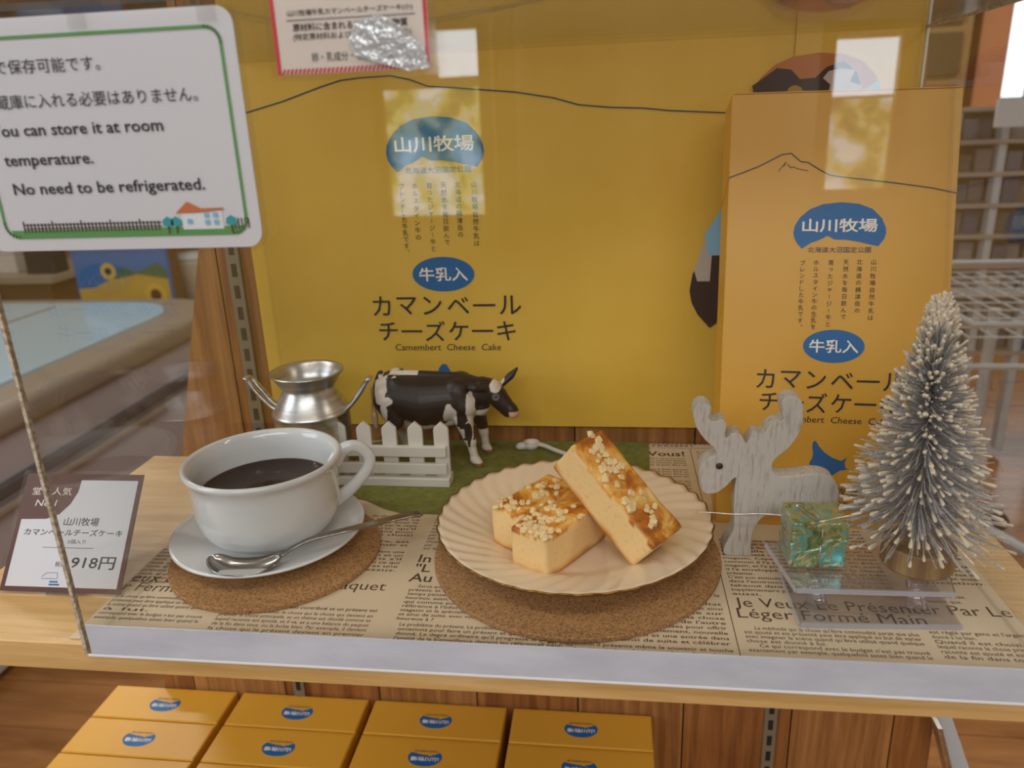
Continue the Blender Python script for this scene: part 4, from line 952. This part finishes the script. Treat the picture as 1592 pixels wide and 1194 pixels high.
# allergy card in a crinkled sleeve
ac = empty('allergy_card', (-.1335, .3165, .2822), 0, 'small red-bordered allergy card in a shiny clear sleeve at top centre', 'sign')
aW, aH = .0650, .0300
box('card', (.0015, 0, .0012), (aW-.0012, .0006, aH), mat('card_beige', srgb('e3d6cb'), .5), ac)
from_bm('sleeve', bm_prism(rrect(-.0005, -.0012, aW+.002, aH, .0008), .0003, 'xz', off=-.0016), M['film'], ac)
from_bm('sleeve_crease', bm_prism([(.032, .012), (.036, .019), (.045, .021), (.053, .017), (.0625, .008), (.0640, .0015), (.056, .0005), (.042, .0045), (.035, .007)], .0002, 'xz', off=-.0022), M['crinkle'], ac)  # crinkled film patch cut to the shape of the glare it imitates
I = {'card_r': Ink(), 'black': Ink()}
I['card_r'].rect(.0016, .0013, .0032, aH); I['card_r'].rect(aW-.0029, .0013, aW-.0013, aH)
for k in range(34): x = .0032+k*.00168; I['card_r'].poly([(x, .0013), (x+.0010, .0013), (x+.0020, .0033), (x+.0010, .0033)])
I['black'].text('山川牧場牛乳カマンベールチーズケーキ(小)', .0332, .0232, .003, w=.0500, align='c', h=.0026, bold=.01, mid=True); I['black'].line([(.0078, .0208), (.0589, .0208)], .0003)
I['black'].text('原材料に含まれるアレルギー物質', .0099, .0182, .0035, w=.0460, h=.0029, bold=.015, mid=True); I['black'].text('(特定原材料およびそれに準ずるもの)', .0096, .0146, .0033, w=.0475, h=.0029, bold=.006, mid=True)
I['black'].text('卵・乳成分・小麦・大豆', .0163, .0072, .004, w=.0330, h=.0034, mid=True)
tag(I['card_r'].build('red_border', M['card_r'], ac, XZ(-.0002)), kind='stuff'); tag(I['black'].build('lettering', M['black'], ac, XZ(-.0003)), kind='stuff')

# price card leaning on a small clear easel, left of the case
pa = Vector((-.3725, .3649, .0018)); pb_ = Vector((-.2890, .3660, .0018)); pc = Vector((-.3690, .4110, .0598))
ux = (pb_-pa).normalized(); uy = (pc-pa); uy -= ux*uy.dot(ux); uy.normalize(); un = ux.cross(uy)
pcd = empty('price_card', (0, 0, 0), 0, 'laminated brown-bordered price card leaning left of the display case', 'price tag'); pcd.matrix_world = frame(pa, ux, uy, un)
cw_, ch_ = .0795, .0735
from_bm('card', bm_prism([(0, 0), (cw_, 0), (cw_, ch_), (0, ch_)], .0006, 'xy', off=-.0006), M['card_br'], pcd)
from_bm('sleeve', bm_prism(rrect(-.0018, -.0022, cw_+.0016, ch_+.0018, .001), .0003, 'xy', off=.0012), M['film'], pcd)
from_bm('foot', bm_box((.03, -.004, -.030), (.055, 0, -.0008), .0005), M['acrylic_thick'], pcd); from_bm('prop', bm_box((.03, -.004, -.0040), (.055, .040, -.0010), .0005), M['acrylic_thick'], pcd)
wI = Ink(); wI.poly([(.003, .003), (cw_-.003, .003), (cw_-.003, ch_-.004), (.038, ch_-.004), (.0375, .062), (.034, .054), (.028, .0475), (.020, .0445), (.003, .0440)]); wI.build('white_field', M['card_w'], pcd, XY(.0001))
kI = Ink(); kI.text('山川牧場', .0440, .0410, .0055, w=.0235, align='c', shear=.08, bold=.01); kI.text('カマンベールチーズケーキ', .0400, .0345, .0055, w=.0660, align='c', h=.0042, shear=.08, bold=.01)
kI.text('5個入り', .0440, .0295, .003, w=.012, align='c'); kI.line([(.022, .0268), (.056, .0268)], .0003); kI.text('918円', .0430, .0150, .0088, w=.0290, shear=.10, bold=.012); kI.text('税込', .0330, .0155, .0035); tag(kI.build('lettering', M['black'], pcd, XY(.0002)), kind='stuff')
cI = Ink(); cI.text('堂々人気', .0060, .0600, .0055, w=.0270); cI.text('No.1', .0100, .0525, .006, w=.0140, shear=.15); tag(cI.build('white_lettering', M['cream_ink'], pcd, XY(.0002)), kind='stuff')
bI = Ink()
for i in range(9): bI.ellipse(.0325+.0014*(i % 5), .0045+.0017*(i // 5), .0008, .0006, 8)
bI.line([(.026, .009), (.029, .0115), (.036, .0115), (.0365, .008), (.026, .008)], .0003); tag(bI.build('blue_print', M['blue'], pcd, XY(.0002)), kind='stuff')

# ------------------------------------------------------------------ background, left: chest freezer, poster, bin, post
fz = empty('ice_cream_freezer', (-1.84, 1.70, -.885), 0, 'grey white chest freezer with curved glass lid left of the shelf', 'freezer')
fwm = mat('freezer_white', srgb('a39ca0'), .45); fgr = mat('freezer_grey_rim', srgb('8c8072'), .35); fdk = mat('freezer_dark', srgb('55504e'), .5)
def fz_poly(grow, r=.20):
    x0, x1, y0, y1 = -.55-grow, .53+grow, -1.0-grow, .76+grow
    return rrect(x0, y0, x1, y1, r, 10)
from_bm('cabinet', bm_prism(fz_poly(0), .50, 'xy', 0, off=.06), fwm, fz)
from_bm('lid_rim', bm_prism(fz_poly(.02, .22), .075, 'xy', .026, 4, off=.540), fgr, fz, True)
from_bm('bumper_strip', bm_prism(fz_poly(.016), .030, 'xy', .006, 2, off=.420), fdk, fz)
from_bm('bumper_strip', bm_prism(fz_poly(.016), .020, 'xy', .006, 2, off=.385), fgr, fz)
from_bm('lid_glass', bm_prism(fz_poly(-.09, .20), .012, 'xy', .004, 2, off=.612), mat('blue_grey_glass', srgb('a3bccb'), .12, spec=.9), fz)
from_bm('plinth', bm_prism(fz_poly(-.03), .025, 'xy', off=.035), fdk, fz)
for x in (-.42, .0): box('basket_wire', (x, -.8, .620), (x+.008, .6, .628), fgr, fz, .002)
ps = empty('sunflower_poster', (-1.875, 2.75, -.36), 0, 'blue poster with yellow sunflowers in the left background', 'poster')
box('board', (-.20, 0, 0), (.19, .02, .45), mat('poster_blue', srgb('3d6fae'), .5), ps)
def PI_(name, pts, m_, y): A_ = Ink(); A_.poly([(x*1.25, z*1.25) for x, z in pts]); A_.build(name, m_, ps, XZ(y))
PI_('field_print', [(-.155, .003), (.148, .003), (.148, .085), (.05, .10), (-.04, .085), (-.10, .06), (-.155, .055)], mat('print_sunflower', srgb('c9a540'), .5), -.001)
PI_('hedge_print', [(-.03, .085), (.0, .125), (.05, .105), (.12, .135), (.148, .11), (.148, .085), (.05, .10)], mat('print_hedge', srgb('4b6a44'), .5), -.002)
fl_ = mat('print_flower', srgb('d8b440'), .5)
def disc(x, z, r): return [(x+r*cos(2*pi*i/20), z+r*sin(2*pi*i/20)) for i in range(20)]
PI_('flower_print', disc(-.045, .110, .026), fl_, -.003); PI_('flower_print', disc(.10, .035, .036), fl_, -.003)
PI_('flower_centre_print', disc(-.045, .110, .011), M['photo_dk'], -.004); PI_('flower_centre_print', disc(.10, .035, .018), M['card_br'], -.004)
PI_('cloud_print', [(-.155, .19), (-.02, .235), (-.02, .27), (-.155, .225)], mat('print_cloud', srgb('a9b9d6'), .5), -.002)
bt = box('wooden_post', (-2.55, 4.0, -.85), (-2.44, 4.1, 1.6), mat('post_brown', srgb('86603a'), .6)); tag(bt, 'brown wooden post between the poster and the white bin', 'post')
bn = empty('white_bin', (-2.47, 4.3, -.85), 0, 'tall white bin standing beyond the wooden post', 'bin')
from_bm('drum', bm_lathe([(0, 0), (.095, 0), (.108, .40), (.110, .42), (.1, .42), (0, .41)], 32), mat('bin_white', srgb('c0b9ae'), .5), bn, True)
from_bm('lid', bm_lathe([(.110, .422), (.116, .43), (.110, .455), (0, .47)], 32), M['metal_w'], bn, True)
ct = empty('wall_counter', (-2.6, 3.4, -.85), 0, 'brown counter with goods far behind the freezer', 'counter')
box('body', (-.59, -.2, 0), (.05, .3, .50), mat('counter_brown', srgb('6a5136'), .6), ct); box('top', (-.59, -.22, .50), (.08, .32, .53), mat('counter_top', srgb('9a8f7c'), .5), ct)
for i, (x, y, s_, c_) in enumerate(((-2.62, 3.3, .07, '20232f'), (-2.83, 3.35, .05, 'd0cbc4'), (-3.02, 3.35, .10, '4a3a2c'))):
    o = from_bm('goods_carton', bm_box((-s_, -.05, 0), (s_, .05, s_*2.6), .004), mat('carton_%d' % i, srgb(c_), .6), None, loc=(x, y, -.32)); tag(o, ['dark navy carton on the far counter', 'pale carton on the far counter', 'brown carton on the far counter'][i], 'carton')

# ------------------------------------------------------------------ background, right: goods rack, wheeled wire table, pillar, picture frame shelf
rk = empty('goods_rack', (1.34, 2.55, -.85), 0, 'tall pale rack with a grid of goods pockets in the right background', 'rack')
rw = mat('rack_frame', srgb('b4bec8'), .5)
rw2 = mat('rack_shelf_grey', srgb('958d8a'), .5)
X0, X1, Z0, Z1 = -.33, .62, .36, 1.10; nc, nr = 7, 8
for i in range(nc+1): box('upright', (X0+(X1-X0)*i/nc-.011, -.02, .02), (X0+(X1-X0)*i/nc+.011, .02, Z1), rw, rk, .002, 1)
for j in range(nr+1): box('rack_shelf', (X0, -.03, Z0+(Z1-Z0)*j/nr-.006), (X1, .09, Z0+(Z1-Z0)*j/nr+.006), rw2, rk)
box('rack_back', (X0, .092, Z0), (X1, .1, Z1), mat('rack_back', srgb('6f6a6e'), .7), rk)
gcols = ['5a6274', '6c6468', '49546f', '7a7a80', '5c5456', '444c62', '85848a', 'a3a2a6']
gms = [mat('goods_%d' % i, srgb(c_), .6) for i, c_ in enumerate(gcols)]
pm = {}
rg = random.Random(4)
for j in range(nr):
    for i in range(nc):
        for k in range(2):
            x = 1.34+X0+(X1-X0)*(i+.32+.36*k)/nc; hgt = rg.uniform(.050, .072)
            mi = rg.randrange(8); key = (mi, int(hgt*200))
            if key not in pm:
                bmm = bm_box((-.022, -.012, 0), (.022, .012, hgt), .002, 1); me = bpy.data.meshes.new('pack'); bmm.to_mesh(me); bmm.free(); me.materials.append(gms[mi]); pm[key] = me
            o = mesh_obj('goods_packet', pm[key], None, None, (x, 2.55+rg.uniform(.0, .04), -.85+Z0+(Z1-Z0)*j/nr+.0062), (0, 0, rg.uniform(-.1, .1)))
            tag(o, 'small packet standing in the pockets of the right background rack', 'packet', 'packets in the goods rack')
tb = empty('wire_table', (1.05, 1.9, -.85), 0, 'white wire table on castors in the right background', 'table')
wm = mat('white_wire', srgb('a7aeb4'), .4)
bm = bmesh.new()
for i in range(19): bm_tube([(-.32+i*.05, -.28, .66), (-.32+i*.05, .42, .66)], .0022, 5, bm=bm)
for j in range(10): bm_tube([(-.32, -.28+j*.077, .663), (.58, -.28+j*.077, .663)], .0022, 5, bm=bm)
tag(from_bm('wire_top', bm, wm, tb), kind='stuff')
for z in (.60, .69): from_bm('rim_wire', bm_tube([(-.32, -.28, z), (.58, -.28, z), (.58, .42, z), (-.32, .42, z)], .007, 6, closed=True), wm, tb)
for x, y in ((-.16, -.02), (.50, -.02)):
    from_bm('leg', bm_tube([(x, y, .10), (x, y, .66)], .013, 10), wm, tb)
    for dx, dy in ((.16, .14), (-.14, .14), (.16, -.16), (-.14, -.16)): from_bm('foot_bar', bm_tube([(x, y, .12), (x+dx, y+dy, .07)], .013, 8), wm, tb)
    for dx, dy in ((.16, .14), (-.14, .14), (.16, -.16), (-.14, -.16)): from_bm('castor', bm_lathe([(0, -.012), (.028, -.012), (.030, 0), (.028, .012), (0, .012)], 16), mat('castor_dark', srgb('4a4644'), .5), tb, loc=(x+dx, y+dy, .030), rot=(pi/2, 0, 0))
# salmon pillar, far cabinet with framed pictures, beam
struct(box('trim_2', (1.60, 3.9, -.85), (1.72, 4.1, 1.75), mat('pillar_salmon', srgb('c27e58'), .6)))
cb = empty('picture_cabinet', (1.33, 3.8, -.85), 0, 'brown cabinet with framed panes beside the salmon pillar', 'cabinet')
cbm = mat('cabinet_wood', srgb('9b7a4c'), .5); cbd = mat('cabinet_pane', srgb('5d4a36'), .3)
box('carcass', (-.33, .02, 0), (.20, .3, 1.70), cbm, cb)
for j in range(6):
    for i in range(2): box('pane', (-.28+i*.25, .0, .40+j*.21), (-.09+i*.25, .018, .57+j*.21), cbd if (i+j) % 2 else mat('cabinet_pane_b%d%d' % (i, j), srgb('7d5a3c'), .3), cb)
hb = box('sign_plate', (1.055, 2.40, .20), (1.165, 2.41, .275), mat('banner_white', srgb('c3c8ce'), .6)); tag(hb, 'pale sign plate above the front of the goods rack', 'sign')
